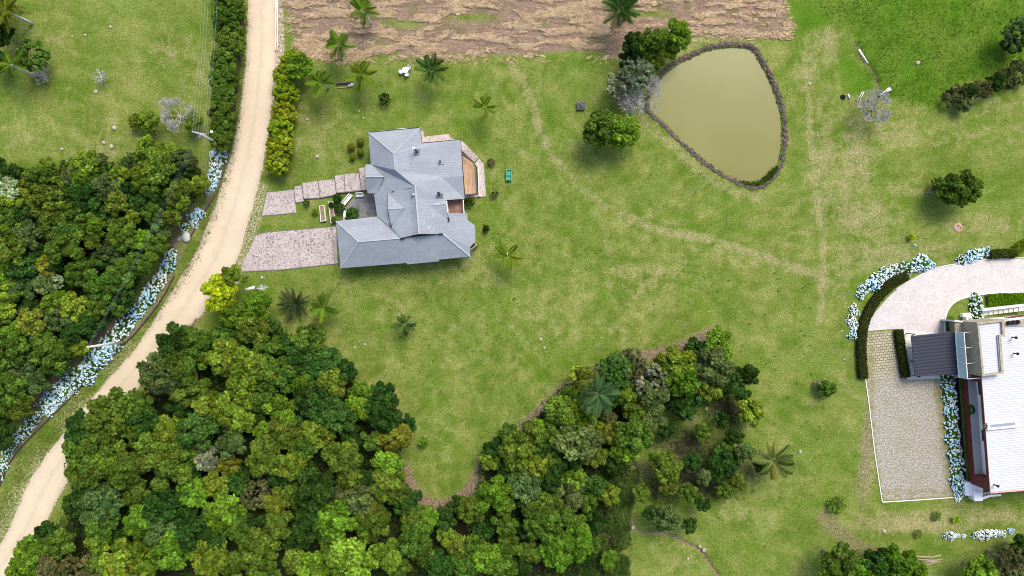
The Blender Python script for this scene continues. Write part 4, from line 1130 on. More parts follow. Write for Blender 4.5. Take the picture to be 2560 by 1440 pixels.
W_TREES = """375,381,31,Y 422,383,22,Y 222,407,26,Y 118,415,17,Y 207,445,20,L 174,447,20,B 31,440,24,D 108,447,28,G 23,473,23,W 70,475,23,Y 21,505,24,Y 118,506,36,O 212,502,34,D 271,471,28,B 292,505,24,O 354,440,24,Y 382,461,28,Y 403,423,32,G 299,436,18,Y 250,430,21,G 330,475,21,D
462,400,24,B 479,428,20,D 500,461,19,Y 448,485,28,O 444,516,22,Y 392,485,25,D 337,540,18,Y 240,565,22,L 194,540,30,G 132,558,30,O 55,540,28,D 35,572,21,Y 70,590,28,B 173,580,28,E 305,589,30,G 354,603,24,L 399,561,24,B 167,620,36,G 274,627,20,B 299,647,20,B 35,624,34,O 59,668,34,D 115,665,20,R
115,711,24,B 139,704,16,W 205,679,30,G 250,718,28,G 299,693,30,G 330,672,21,G 377,645,15,Y 347,659,24,G 14,690,28,L 17,730,24,Y 59,728,24,B 139,756,24,Y 184,766,28,Y 17,777,24,Y 80,806,30,R 149,792,28,B 243,770,21,O 226,810,28,D 264,759,21,E 115,842,28,G 31,842,28,L 184,842,28,D 312,742,22,D
27,878,34,G 128,885,36,G 195,868,20,Y 55,918,30,B 96,954,26,B 27,968,34,G 18,1012,26,G 60,1020,24,O 150,915,24,D 9,1085,28,D 350,510,20,D 262,535,22,D 380,530,20,G 90,630,20,D 255,650,20,D 400,610,20,G 75,770,20,D 300,770,18,G 235,600,20,O 15,540,22,G 155,480,22,O 250,400,14,B 330,400,16,B 440,450,20,D 290,560,18,G 430,545,18,O 100,780,18,D 140,660,20,D 10,640,22,G""".split()
C_TREES = """440,855,36,D 486,862,36,G 400,936,40,B 449,917,38,G 472,972,36,O 518,895,24,L 564,890,36,Y 612,918,42,Y 605,962,30,Y 527,1012,32,Y 590,1030,42,Y 495,1078,38,E 578,1108,30,B 518,1147,25,S 573,1160,22,R 300,1018,38,G 262,1045,40,O 205,1073,34,D 212,1128,40,G 262,1112,40,G 220,1179,36,G 300,1055,28,L 362,1050,32,D 353,1087,28,G 270,1150,34,L 321,1176,40,O
412,1168,46,O 380,1112,30,G 426,1069,30,Y 437,1103,24,R 452,1137,34,G 252,1263,42,B 192,1261,26,D 344,1236,30,O 357,1304,34,L 403,1327,34,B 412,1263,38,D 449,1266,28,D 483,1229,32,L 541,1211,26,Y 564,1284,40,L 504,1325,46,D 435,1371,42,L 330,1408,52,Y 527,1391,40,Y 257,1307,32,G 247,1348,26,Y 151,1357,30,G 78,1371,28,L 60,1424,30,L 119,1341,28,D 137,1420,34,N 202,1424,36,N
634,821,36,O 684,815,18,D 557,843,26,G 604,843,26,D 668,866,28,G 773,849,32,G 707,860,20,D 751,891,30,D 812,904,30,E 780,934,26,E 662,930,34,G 718,936,36,G 757,956,22,L 829,954,32,O 859,930,24,D 773,995,32,D 803,1013,36,D 901,993,30,L 952,1002,32,D 848,1040,34,E 662,995,30,G 706,1023,34,L 661,1082,24,L 702,1082,34,O 792,1082,34,Y 901,1022,26,L 961,1029,38,D 984,1089,34,R 1020,1060,18,D 665,1142,38,O 732,1164,30,Y 760,1114,30,G
860,1140,38,O 875,1194,24,O 969,1157,30,L 976,1213,36,O 789,1221,42,D 845,1239,24,N 905,1251,34,B 935,1273,20,R 639,1232,32,N 691,1254,26,R 732,1239,24,O 838,1299,42,L 777,1307,36,D 935,1307,34,G 912,1343,15,L 1032,1344,34,G 1066,1299,26,L 1036,1296,26,O 1021,1258,30,D 875,1393,46,Y 965,1386,34,Y 999,1416,22,O 650,1371,38,O 661,1423,34,O 781,1419,34,L 830,1356,26,G 740,1344,30,D 631,1314,28,D
598,1200,28,D 560,1060,24,D 640,1050,22,D 740,1060,24,D 700,1190,26,D 600,1320,28,G 700,1310,30,O 740,1400,28,O 585,1410,30,G 1060,1380,28,G 1110,1300,24,D 1100,1410,30,D 920,1200,24,D 930,1100,22,G 880,1090,24,D 480,1170,24,D 350,1010,26,G 450,1020,26,D 300,1350,24,D 390,1390,24,D 250,1415,28,G 1145,1365,24,O 1115,1342,20,Y 1145,1262,20,D 1160,1410,28,G 230,1225,24,D""".split()
E_TREES = """1220,1395,31,L 1261,1416,26,G 1186,1365,24,G 1232,1237,36,L 1225,1150,22,Y 1182,1271,30,O 1261,1309,24,G 1239,1121,24,D 1272,1087,22,G 1793,851,26,L 1800,880,24,L 1742,882,28,D 1782,916,40,B 1773,962,28,Y 1800,966,26,D 1691,904,36,Y 1702,944,36,L 1631,949,34,S 1635,993,32,B 1573,913,34,N 1542,926,34,E 1458,947,30,R 1569,980,22,L 1396,1022,30,O 1444,1045,38,L 1446,1098,46,B 1480,1084,26,L 1524,1078,26,R 1582,1089,36,G 1631,1040,30,B
1587,1020,26,O 1524,1044,14,N 1707,1020,24,D 1362,1067,24,L 1333,1089,30,O 1293,1129,36,O 1311,1213,34,B 1338,1166,26,Y 1382,1200,28,D 1400,1204,18,L 1436,1200,26,L 1484,1213,26,D 1427,1229,30,B 1524,1236,22,Y 1560,1129,26,L 1373,1264,32,G 1324,1269,22,O 1356,1313,34,G 1418,1291,24,G 1444,1313,24,L 1391,1375,34,L 1440,1358,32,L 1480,1362,18,G 1524,1398,18,L 1271,1362,26,O 1324,1380,24,G 1430,1140,30,D 1360,1120,26,D 1490,1140,24,O 1540,1160,22,D
1670,1075,20,D 1540,985,26,D 1600,960,22,D 1660,920,20,D 1400,1090,26,G 1390,1150,22,O 1270,1170,26,D 1260,1260,24,G 1210,1320,22,D 1300,1420,24,D 1490,1300,22,D 1470,1250,22,G 1320,1330,20,D 1745,985,24,E 1832,935,18,D 1430,990,26,G""".split()
X_TREES = """1871,935,27,D 1853,978,24,D 1873,1027,35,Y 1804,1049,22,D 1756,1078,22,O 1836,1091,22,D 1807,1158,38,D 1760,1193,22,B 1667,1168,38,O 1640,1148,20,L 1722,1231,24,G 1671,1220,22,O 1756,1260,20,D 1733,1153,22,D 1844,1206,22,O 1813,1224,22,O 1862,1131,26,B 1815,1120,20,G 1790,1190,18,D 1667,1293,34,B 1724,1313,20,E 1627,1282,20,D 1604,1233,22,O 1905,1165,20,D""".split()
R_TREES = """2095,1407,38,G 2165,1420,26,L 2200,1404,32,D 2245,1400,32,L 2288,1425,24,L 2455,1435,32,L 2520,1405,34,N 2548,1375,28,D""".split()

def add_wood(lst, wood, group):
    rng = random.Random(hash(wood) % 1000 if False else len(lst) * 13)
    made = []
    for s in lst:
        x, y, r, c = s.split(','); x, y, r = float(x), float(y), float(r)
        mesh = None
        if c == 'L' and rng.random() < .35: mesh = rng.choice(CROWN_FRONDY)
        elif c in 'SWN' : mesh = rng.choice(CROWN_LOOSE + CROWN[1:2])
        elif c == 'E': mesh = rng.choice(CROWN_FINE)
        hgt = None
        if c == 'D' and r < 30: hgt = 2.6 + r / 16 * .9
        t = tree(x, y, r * (1.0 if wood[0] == 'lawn grove' else 1.27), c, None, "tree", "tree", group, hgt, mesh, rng=rng)
        made.append((t, x, y, r, c))
    # labels: colour and size, where in its wood, and the rank that tells look-alikes apart
    cells = {}
    xs_ = sorted(m[1] for m in made); 
    x0, x1 = 0 if wood[2] is None else wood[2][0], 0
    bx = [min(m[1] for m in made), max(m[1] for m in made)]; by = [min(m[2] for m in made), max(m[2] for m in made)]
    nr, ncol = wood[1]
    rows = {1: [""], 2: ["upper", "lower"], 3: ["upper", "middle", "lower"], 4: ["top", "upper", "lower", "bottom"]}[nr]
    cols = {1: [""], 2: ["left", "right"], 3: ["left", "centre", "right"], 4: ["far left", "left", "right", "far right"]}[ncol]
    for m in made:
        i = min(nr - 1, int((m[2] - by[0]) / (by[1] - by[0] + 1) * nr)); j = min(ncol - 1, int((m[1] - bx[0]) / (bx[1] - bx[0] + 1) * ncol))
        size = "broad" if m[3] >= 34 else ("small" if m[3] < 24 else "medium")
        cells.setdefault((size, m[4], i, j), []).append(m)
    ords = ["leftmost", "second from left", "third from left", "fourth from left", "fifth from left", "sixth from left", "seventh from left"]
    for (size, c, i, j), ms in cells.items():
        ms.sort(key=lambda m: m[1])
        place = (rows[i] + " " + cols[j]).strip()
        for k, m in enumerate(ms):
            base = f"{size} {LEAFC[c][1]} tree"
            lab = f"{base}, {place} of the {wood[0]}" if len(ms) == 1 else f"{base}, {ords[k]} of such, {place} of the {wood[0]}"
            m[0]["label"] = lab
add_wood(W_TREES, ("left wood", (4, 3), None), "trees of the left wood")
add_wood(C_TREES, ("central wood", (4, 4), None), "trees of the central wood")
add_wood(E_TREES, ("diagonal wood", (4, 3), None), "trees of the diagonal wood")
add_wood(X_TREES, ("lawn grove", (3, 3), None), "trees of the scattered grove")
add_wood(R_TREES, ("corner thicket", (1, 4), None), "trees at the bottom right")

# low undergrowth between the trunks: nobody could count it
def undergrowth(name, polys, n, hmax, size, cols, seed, label, cat, asp=.5):
    rng = np.random.default_rng(seed); P = []
    for pl, frac in polys:
        A_ = np.array(pl); lo, hi = A_.min(0), A_.max(0); k = int(n * frac); got = 0
        while got < k:
            q = rng.uniform(lo, hi, (k, 2)); d = sdist(pl, q[:, 0], q[:, 1])
            dens = fbm(q[:, 0] / 26 + 9, q[:, 1] / 26 + 9, seed, 3)
            q = q[(d > rng.uniform(-5, 6, k)) & (dens + rng.normal(0, .06, k) > .42)]
            P.append(q[:k - got]); got += len(q[:k - got])
            if len(q) == 0: break
    P = np.concatenate(P); m = len(P)
    z = np.clip(fbm(P[:, 0] / 14 + 5, P[:, 1] / 14, seed + 5, 3) * 1.5 - .25, .05, 1) * hmax * rng.uniform(.4, 1, m)
    C = np.stack([(P[:, 0] - 1280) / 16, (720 - P[:, 1]) / 16, z], 1)
    Nn = rng.normal(0, .6, (m, 3)) + np.array([0, 0, 1])
    Vv_, q = leaf_quads(C, Nn, size * rng.uniform(.6, 1.4, m), rng, asp)
    ca, cb = np.array(cols[0]), np.array(cols[1]); t = np.clip(fbm(P[:, 0] / 30, P[:, 1] / 30, seed + 9, 3)[:, None] * 1.6 - .3 + rng.normal(0, .2, (m, 1)), 0, 1)
    cc = ca * (1 - t) + cb * t; cc = np.concatenate([cc, np.ones((m, 1))], 1)
    o = link(name, bulk_mesh(name, Vv_, [q], M['leaf'], np.repeat(cc, 4, 0)))
    return stuff(o, label, cat)
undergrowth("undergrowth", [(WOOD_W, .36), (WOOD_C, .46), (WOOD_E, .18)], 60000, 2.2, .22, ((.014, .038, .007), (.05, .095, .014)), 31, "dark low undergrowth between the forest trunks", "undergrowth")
undergrowth("weeds", [(SCRUB, 1.0)], 15000, .9, .26, ((.03, .06, .012), (.09, .13, .03)), 41, "tall rough weeds beside the diagonal wood and stream", "weeds", .22)

# ------------------------------------------------------------------ garden trees and shrubs, each its own
tree(1585,112,30,'D', "dark evergreen tree, leftmost of the three trees above the pond", sq=1.0, hgt=6, group=None, mesh=CROWN_FINE[0])
tree(1625,108,36,'O', "olive-brown tree between the dark and the bright tree above the pond", hgt=6.5)
tree(1640,150,24,'O', "small olive tree hanging over the pond's upper left wall", hgt=4)
tree(1570,150,24,'D', "low dark bush below the dark evergreen above the pond", hgt=3.5)
tree(1692,88,36,'L', "bright green tree nearest the hay above the pond", hgt=5.5, mesh=CROWN_FINE[1])
tree(1675,125,24,'L', "small bright green tree just above the pond wall", hgt=4)
t = tree(1590,185,44,'S', "grey-green feathery tree at the pond's left bank", hgt=5.5, mesh=CROWN_LOOSE[0])
tree(1545,215,34,'S', "silvery feathery tree left of the pond bank", hgt=4.6, mesh=CROWN_LOOSE[1])
tree(1502,325,46,'G', "dense green round tree on the lawn left of the pond, the darker left one", hgt=5.5, mesh=CROWN_FINE[0])
tree(1556,330,42,'L', "dense brighter green round tree on the lawn left of the pond", hgt=5.2, mesh=CROWN_FINE[1])
tree(548,732,44,'X', "bright yellow tree overhanging the road edge below the paved drive", hgt=6.5)
tree(585,690,28,'Y', "yellow-green tree top nearest the paved drive corner", hgt=6)
tree(640,765,40,'L', "bright green tree right of the yellow tree by the road", hgt=6)
tree(580,782,34,'L', "bright green tree below the yellow tree by the road", hgt=5.5)
tree(748,165,34,'L', "broad bright green tree behind the clipped roadside shrubs", hgt=4.2, mesh=CROWN_FRONDY[0])
tree(2405,470,46,'O', "dark olive tree alone on the dry lawn above the curved drive", hgt=5.2)
tree(2375,478,36,'G', "green feathery tree joined to the dark olive one on the dry lawn", hgt=4.5, mesh=CROWN_FRONDY[1])
tree(2345,462,20,'G', "small loose shrub left of the lone olive tree on the dry lawn", hgt=1.8, mesh=CROWN_LOOSE[0])
tree(2545,85,40,'B', "grey-green loose tree at the right edge of the lush field", hgt=5, mesh=CROWN_LOOSE[1])
tree(2530,110,26,'D', "dark shrub below the grey-green tree in the lush field", hgt=2.6)
for x, y, r, c, l in ((2388,240,30,'N',"brown twiggy shrub, leftmost of the row at the lush field's edge"), (2420,228,20,'D',"small dark shrub second in the row at the lush field's edge"), (2452,224,26,'N',"reddish-brown shrub in the middle of the lush field's edge row"),
                      (2490,205,24,'D',"dark green shrub fourth in the lush field's edge row"), (2538,185,36,'N',"large brown twiggy shrub at the right end of the lush field row"), (2410,262,18,'B',"grey low shrub below the leftmost brown shrub of the row")):
    tree(x, y, r, c, l, "shrub", "shrub", "shrubs along the lush field", 2.2, CROWN_LOOSE[0] if c == 'N' else None)
tree(372,302,26,'Y', "small yellow-green tree left of the bare grey tree", hgt=3.4); tree(338,303,18,'O', "small olive shrub at the left end beside the bare grey tree", hgt=2.4)
tree(485,305,24,'Y', "small green tree between the bare grey tree and the wires", hgt=3)
tree(82,140,40,'G', "loose green tree beside the leaning pale trunk in the upper left field", hgt=4.5, mesh=CROWN_LOOSE[0])
tree(5,88,30,'D', "dark tree at the left edge below the palm", hgt=5); tree(5,0,26,'D', "dark tree top in the upper left corner", hgt=5); tree(0,155,26,'E', "green tree at the left edge beside the leaning palm", hgt=4)
tree(0,410,16,'D', "small dark tree at the left edge above the left wood", hgt=3)
tree(2068,970,22,'G', "dark green bush alone on the lawn left of the parking kerb", "shrub", "shrub", None, 2.2); tree(2050,962,16,'S', "small grey twiggy bush beside the dark one left of the parking", "shrub", "shrub", None, 1.3, CROWN_LOOSE[1])
tree(1057,1104,13,'L', "small lime bush on the lawn tip beside the central wood", "shrub", "shrub", None, 1.5)
tree(962,248,16,'D', "small dark bush on the lawn above the clipped balls", "shrub", "shrub", None, 1.5, CROWN_LOOSE[0])
tree(2279,592,9,'X', "small yellow bush on the dry lawn above the curved drive", "shrub", "shrub", None, .9)
tree(2389,1298,10,'X', "small yellow bush below the parking kerb", "shrub", "shrub", None, .9)
tree(2342,1290,13,'G', "low green bush below the parking kerb, left of the yellow one", "shrub", "shrub", None, .7, CROWN_LOOSE[0], .4); tree(2296,1335,11,'O', "low olive bush in the dry turf below the parking", "shrub", "shrub", None, .7, CROWN_LOOSE[0], .4)
tree(2092,1262,24,'G', "low spreading dark weed patch left of the parking corner", "shrub", "shrub", None, .6, CROWN_LOOSE[0], .4)
tree(1215,572,10,'D', "small dark bush beside the balcony end of the shingled house", "shrub", "shrub", None, 1.0); tree(1228,406,11,'N', "small dry bush right of the stone terrace", "shrub", "shrub", None, .8, CROWN_LOOSE[0], .6); tree(1236,486,11,'N', "small dry bush right of the terrace's lower corner", "shrub", "shrub", None, .8, CROWN_LOOSE[0], .6)
tree(1172,506,14,'D', "leafy dark shrub below the deck corner", "shrub", "shrub", None, 1.0, CROWN_LOOSE[1])
tree(881,535,17,'E', "leafy green shrub inside the dark courtyard corner", "shrub", "shrub", None, 1.4, CROWN_FRONDY[0]); tree(848,520,15,'D', "dark leafy shrub between raised beds and courtyard", "shrub", "shrub", None, 1.2, CROWN_LOOSE[0]); tree(843,497,12,'D', "small dark shrub below the stepped path", "shrub", "shrub", None, 1.0)
tree(787,531,8,'L', "small lime plant left of the raised beds", "shrub", "shrub", None, .6, CROWN_FRONDY[1]); tree(835,549,8,'G', "green seedlings at the lower end of the raised bed", "plant", "plant", None, .9); tree(829,512,8,'D', "dark green plants at the upper end of the raised bed", "plant", "plant", None, .9)
tree(766,508,10,'D', "small dark shrub at the lower edge of the stepped path", "shrub", "shrub", None, .7, CROWN_LOOSE[0], .4)
tree(2378,797,9,'G', "small green plant beside the barbecue block", "shrub", "shrub", None, .7, CROWN_LOOSE[0], .4)
t = tree(2428,1025,12,'D', "dark potted shrub in the white-walled balcony recess", "plant", "plant", None, 1.0, CROWN_LOOSE[1]); c = at(2428,1025,2.6); t.location = (c.x, c.y, 1.88)
t = tree(2463,1065,6,'S', "grey plant at the left end of the rooftop skylight", "plant", "plant", None, .5, CROWN_LOOSE[0]); c = at(2463,1065,5.7); t.location = (c.x, c.y, 5.42)
for i, (x, y, r) in enumerate(((901,354,9.5),(878,367,9.5),(901,380,8.8),(881,391,8.2))):
    tree(x, y, r, 'R', ("upper right","middle left","lower right","lowest")[i] + " of four clipped golden ball shrubs on the lawn", "topiary", "topiary", "clipped golden balls", 1.1, BALL[i % 2], .95)
for i, (x, y, r) in enumerate(((728,150,26),(713,190,29),(716,236,32),(711,283,33),(702,324,34),(701,368,34),(695,412,30))):
    tree(x, y, r, 'C', ("topmost","second from top","third from top","middle","third from bottom","second from bottom","bottom")[i] + " yellow-green clipped shrub in the roadside row of seven" if i != 3 else "middle yellow-green clipped shrub in the roadside row of seven", "shrub", "shrub", "clipped shrubs along the road", 3.0, CLIPPED[i % 3])
for i, (x, y, r) in enumerate(((566,-10,40),(570,45,38),(576,95,36),(560,150,34),(574,195,30),(562,235,36),(558,280,36),(556,322,34),(552,352,28),(548,200,26),(590,20,24),(592,120,20))):
    tree(x, y, r, ('O', 'G')[i % 2], ("first from the top in the","second from the top in the","third from the top in the","fourth from the top in the","fifth from the top in the","sixth from the top in the","seventh from the top in the","second lowest in the","lowest in the","left-hand bulging one in the","top right one in the","small right-hand one in the")[i] + " dark conifer hedge left of the road", "conifer", "conifer", "conifers of the roadside hedge", 3.4, CROWN_FINE[i % 2])
# clipped dark hedges by the drive
def hedge(name, label, pts, wpx, hh, col, seed):
    rng = np.random.default_rng(seed); P = resample(smooth(pts, 6), 300); n = int(900 * len(pts) * max(1, wpx / 14))
    i = rng.integers(1, 299, n); d = P[np.minimum(i + 1, 299)] - P[i - 1]; d /= np.linalg.norm(d, axis=1, keepdims=True); nn = np.stack([d[:, 1], -d[:, 0]], 1)
    u = rng.uniform(-1, 1, n); q = P[i] + nn * (u * wpx / 2)[:, None] + rng.normal(0, .8, (n, 2))
    z = hh * (1 - .35 * np.abs(u) ** 3) * rng.uniform(.72, 1.06, n) * np.where(np.abs(u) > .85, rng.uniform(.2, 1, n), 1)
    C = np.stack([(q[:, 0] - 1280) / 16, (720 - q[:, 1]) / 16, z], 1)
    V_, f = leaf_quads(C, rng.normal(0, .6, (n, 3)) + np.array([0, 0, 1.0]), .14 * rng.uniform(.6, 1.4, n), rng)
    t = np.clip(rng.normal(1, .25, (n, 1)), .4, 1.9); t = np.concatenate([np.repeat(t, 3, 1), np.ones((n, 1))], 1)
    o = thing(name, label, "hedge")
    b = strip("branch_core", [tuple(x) for x in P[::10]], wpx * .75, 0, hh * .72, M['darkbark']); b.parent = o
    f_ = link("foliage", bulk_mesh("foliage", V_, [f], M['leaf'], np.repeat(t, 4, 0)), o); f_.color = (*col, 1)
hedge("hedge", "dark clipped hedge curving along the outer edge of the pale drive", [(2155,945),(2151,900),(2150,860),(2155,815),(2168,780),(2190,745),(2225,710),(2262,688)], 22, .9, (.035, .045, .012), 1)
hedge("hedge", "short dark hedge between the grass pavers and the carport floor", [(2242,824),(2248,870),(2254,905),(2260,941)], 19, 1.0, (.035, .05, .01), 2)
hedge("hedge", "low dark green hedge at the top of the pale drive beside hydrangeas", [(2470,637),(2495,634),(2530,634)], 20, 1.0, (.04, .06, .01), 3)
hedge("hedge", "small bright hedge end at the far right top of the drive", [(2530,632),(2545,618),(2562,608)], 22, 1.0, (.09, .13, .012), 4)
hedge("hedge", "bright green grassy bank inside the drive's curve at the right edge", [(2465,752),(2500,748),(2560,746),(2600,748)], 26, .5, (.07, .15, .006), 5)

# hydrangeas: leafy dome and round flower heads
def hyd_mesh(seed, nf):
    rng = np.random.default_rng(seed)
    n = 900; d = rng.normal(0, 1, (n, 3)); d[:, 2] = np.abs(d[:, 2]); d /= np.linalg.norm(d, axis=1, keepdims=True)
    wob = 1 + .18 * np.sin(np.arctan2(d[:, 1], d[:, 0]) * 3 + seed)
    C = d * rng.uniform(.72, .96, (n, 1)) * np.array([1, 1, .8]) * wob[:, None]
    Q, q = leaf_quads(C, d + rng.normal(0, .5, (n, 3)), .11 * rng.uniform(.6, 1.4, n), rng)
    iv, jf = ICO[2]; core = iv * np.array([.75, .75, .6]); core[:, 2] = np.maximum(core[:, 2], -.02)
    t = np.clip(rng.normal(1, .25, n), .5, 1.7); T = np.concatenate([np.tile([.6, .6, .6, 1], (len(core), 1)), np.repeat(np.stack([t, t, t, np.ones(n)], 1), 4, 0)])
    fol = bulk_mesh("foliage", np.concatenate([core, Q]), [np.array(jf), q + len(core)], M['leaf'], T)
    V_, F_, T_ = [], [], []; o = 0; iv, jf = ICO[1]
    for k in range(nf):
        d = rng.normal(0, 1, 3); d[2] = abs(d[2]) + .12; d /= np.linalg.norm(d)
        c = d * np.array([1, 1, .84]) * rng.uniform(.90, 1.04) * (1 + .18 * math.sin(math.atan2(d[1], d[0]) * 3 + seed)); r = rng.uniform(.105, .175)
        V_.append(iv * np.array([1, 1, .7]) * r * (1 + rng.normal(0, .1, (len(iv), 1))) + c); F_.append(np.array(jf) + o); o += len(iv)
        b = np.clip(rng.normal(1, .14), .7, 1.25); wh = rng.random() ** 2
        T_.append(np.tile([b * (.85 + .5 * wh), b * (.95 + .2 * wh), b, 1], (len(iv), 1)))
    return fol, bulk_mesh("blossoms", np.concatenate(V_), [np.concatenate(F_)], M['petal'], np.concatenate(T_))
HYD = [hyd_mesh(i, n) for i, n in enumerate((72, 62, 84, 34))]
HC = {'b': (.48, .67, .82), 'w': (.72, .77, .80), 'm': (.60, .74, .80)}
def hydrangea(px, py, r, label, col='m', kind=None, group=None):
    R = r / 16.0; c = at(px, py)
    t = thing("hydrangea", label, "hydrangea", (c.x, c.y, 0), random.uniform(0, 6.28), group)
    f, b = HYD[random.randrange(3) if kind is None else kind]
    fo = link("foliage", f, t); bl = link("blossoms", b, t)
    for o in (fo, bl): o.scale = (R * random.uniform(.95, 1.1), R * random.uniform(.9, 1.1), R * .8)
    bl.scale = fo.scale
    g = random.uniform(.8, 1.2); fo.color = (.055 * g, .12 * g, .016, 1); k = HC[col]; g = random.uniform(.9, 1.1); bl.color = (k[0] * g, k[1] * g, k[2] * g, 1)
    return t
ORD = ["first","second","third","fourth","fifth","sixth","seventh","eighth","ninth","tenth","eleventh","twelfth","thirteenth","fourteenth","fifteenth","sixteenth","seventeenth","eighteenth","nineteenth","twentieth","twenty-first","twenty-second","twenty-third","twenty-fourth","twenty-fifth","twenty-sixth","twenty-seventh","twenty-eighth","twenty-ninth","thirtieth","thirty-first","thirty-second"]
up = [(551,382,17,'b'),(540,385,13,'m'),(545,402,18,'w'),(538,416,14,'w'),(541,432,16,'m'),(536,446,15,'m'),(531,462,14,'b'),(522,478,10,'m'),(500,536,14,'b'),(484,545,15,'b'),(489,558,11,'m'),(462,570,13,'m'),(451,596,6,'w')]
for i, (x, y, r, c) in enumerate(up):
    hydrangea(x, y, r, f"{ORD[i]} hydrangea from the top in the short row below the utility pole", c, 3 if i in (7, 11) else None, "hydrangeas below the utility pole")
ban = resample(smooth([(431,640),(420,665),(405,695),(388,718),(372,742),(355,768),(335,790),(312,815),(295,840),(270,868),(245,895),(222,922),(195,948),(165,972),(138,992),(118,1012)], 4), 26)
k = 0
for i, p in enumerate(ban):
    rows = 1 if i < 6 else (2 if i > 12 else 1)
    wd = 16 + 5 * min(1, i / 18)
    side = [0] if rows == 1 else [-11, 11]
    for s, o in enumerate(side):
        q = (p[0] + o * .62 + random.uniform(-2, 2), p[1] + o * .62 + random.uniform(-2, 2))
        nm = ("" if rows == 1 else (" on the wood side" if s == 0 else " on the road side"))
        hydrangea(q[0], q[1], (wd if rows == 1 else 17) * random.uniform(.92, 1.12), f"{ORD[i]} hydrangea from the top of the long roadside bank{nm}", random.choice('bbmw' if i < 16 else 'bbm'), None if random.random() > .25 else 3, "hydrangeas of the long roadside bank")
for i, (x, y, r) in enumerate(((96,1040,15),(80,1056,16),(62,1078,15),(45,1095,15),(30,1112,16),(22,1132,13),(10,1160,15),(2,1185,13))):
    hydrangea(x, y, r, f"{ORD[i]} hydrangea from the right in the thin row at the lower left edge", 'm', 3 if i % 3 else 1, "hydrangeas at the lower left edge")
for i, (x, y, r, c) in enumerate(((2131,838,11,'b'),(2133,815,11,'w'),(2126,797,10,'w'),(2139,782,9,'w'),(2133,770,9,'w'),(2150,738,10,'m'),(2158,724,14,'m'),(2178,712,17,'b'),(2196,697,15,'m'),(2211,685,14,'m'),(2232,676,13,'w'),(2250,672,12,'m'),(2268,668,14,'m'),(2285,668,13,'m'),(2302,657,18,'b'),(2320,662,13,'b'))):
    hydrangea(x, y, r * 1.15, f"{ORD[i]} hydrangea from the lower end along the drive's outer curve", c, 3 if i in (11, 12) else None, "hydrangeas along the curved drive")
for i, (x, y, r, c) in enumerate(((2400,650,12,'m'),(2418,645,14,'b'),(2433,640,14,'b'),(2447,634,13,'m'),(2461,630,14,'b'))):
    hydrangea(x, y, r, f"{ORD[i]} hydrangea from the left in the short row at the drive's top edge", c, 3 if i == 0 else None, "hydrangeas at the drive top")
for i, (x, y, r) in enumerate(((2437,748,16),(2440,768,18),(2441,786,17))):
    hydrangea(x, y, r, ("upper","middle","lower")[i] + " leafy hydrangea of the clump on the lawn island", 'm', 3, "hydrangeas on the lawn island")
vb_ = resample([(2365,945),(2370,1010),(2377,1080),(2386,1150),(2391,1215)], 15)
for i, p in enumerate(vb_):
    hydrangea(p[0] + 2, p[1], 17 + (i % 3), f"{ORD[i]} hydrangea from the top between the parking and red wall", 'b' if i % 3 else 'm', (3, 1, 3, 1, 0)[i % 5], "hydrangeas between parking and red wall")
hydrangea(2394,1240,12,"white hydrangea at the bottom end beside the parking kerb corner",'w',2,"hydrangeas between parking and red wall")
for i, (x, y, r, c) in enumerate(((2361,1340,8,'m'),(2377,1339,11,'w'),(2394,1339,6,'m'),(2408,1340,6,'w'),(2434,1339,8,'m'),(2450,1337,11,'w'),(2466,1335,12,'w'),(2481,1332,11,'w'),(2493,1333,8,'m'),(2506,1333,9,'w'),(2526,1327,8,'b'))):
    hydrangea(x, y, r, f"{ORD[i]} small hydrangea from the left in the row below the white-roofed house", c, 3 if i in (0, 4) else 2, "hydrangeas below the white-roofed house")

# palms: trunk and arching fronds
def frond_mesh(seed, arch, dense=34, wid=.25):
    rng = np.random.default_rng(seed); mb = MB(); pts = []
    for i in range(13):
        t = i / 12; pts.append(Vector((t * (1 - .10 * arch * t), .05 * math.sin(t * 2 + seed) * t, .42 * t - (.62 * arch) * t * t)))
    mb.tube(pts, [.016 * (1 - .8 * i / 12) for i in range(13)], 4)
    V_ = list(mb.v); F_ = list(mb.f)
    for i in range(dense):
        t = .14 + .86 * i / dense; k = min(11, int(t * 12)); p = pts[k].lerp(pts[k + 1], t * 12 - k)
        L = wid * math.sin(math.pi * min(1, .16 + .8 * t)) ** .7 * rng.uniform(.85, 1.1)
        for s in (-1, 1):
            dr = Vector((.62, s * 1.0, -.22 + rng.normal(0, .14))).normalized()
            e = p + dr * L; w_ = Vector((.012, 0, .004)); o = len(V_)
            V_ += [tuple(p - w_ * .6), tuple(p + w_ * .6), tuple(p.lerp(e, .55) + w_ + Vector((0, 0, .02))), tuple(e), tuple(p.lerp(e, .55) - w_)]
            F_.append((o, o + 1, o + 2, o + 3, o + 4))
    me = bpy.data.meshes.new("frond"); me.from_pydata(V_, [], F_); me.materials.append(M['frond'])
    a = me.attributes.new("tint", 'FLOAT_COLOR', 'POINT'); T = np.ones((len(V_), 4), np.float32); T[:, :3] *= rng.uniform(.75, 1.25, (len(V_), 1)); a.data.foreach_set("color", T.ravel()); me.update()
    return me
FR = [frond_mesh(i, a) for i, a in enumerate((.75, 1.0, 1.25, .6))]
SPIKE = [frond_mesh(9, .3, 26, .13)]
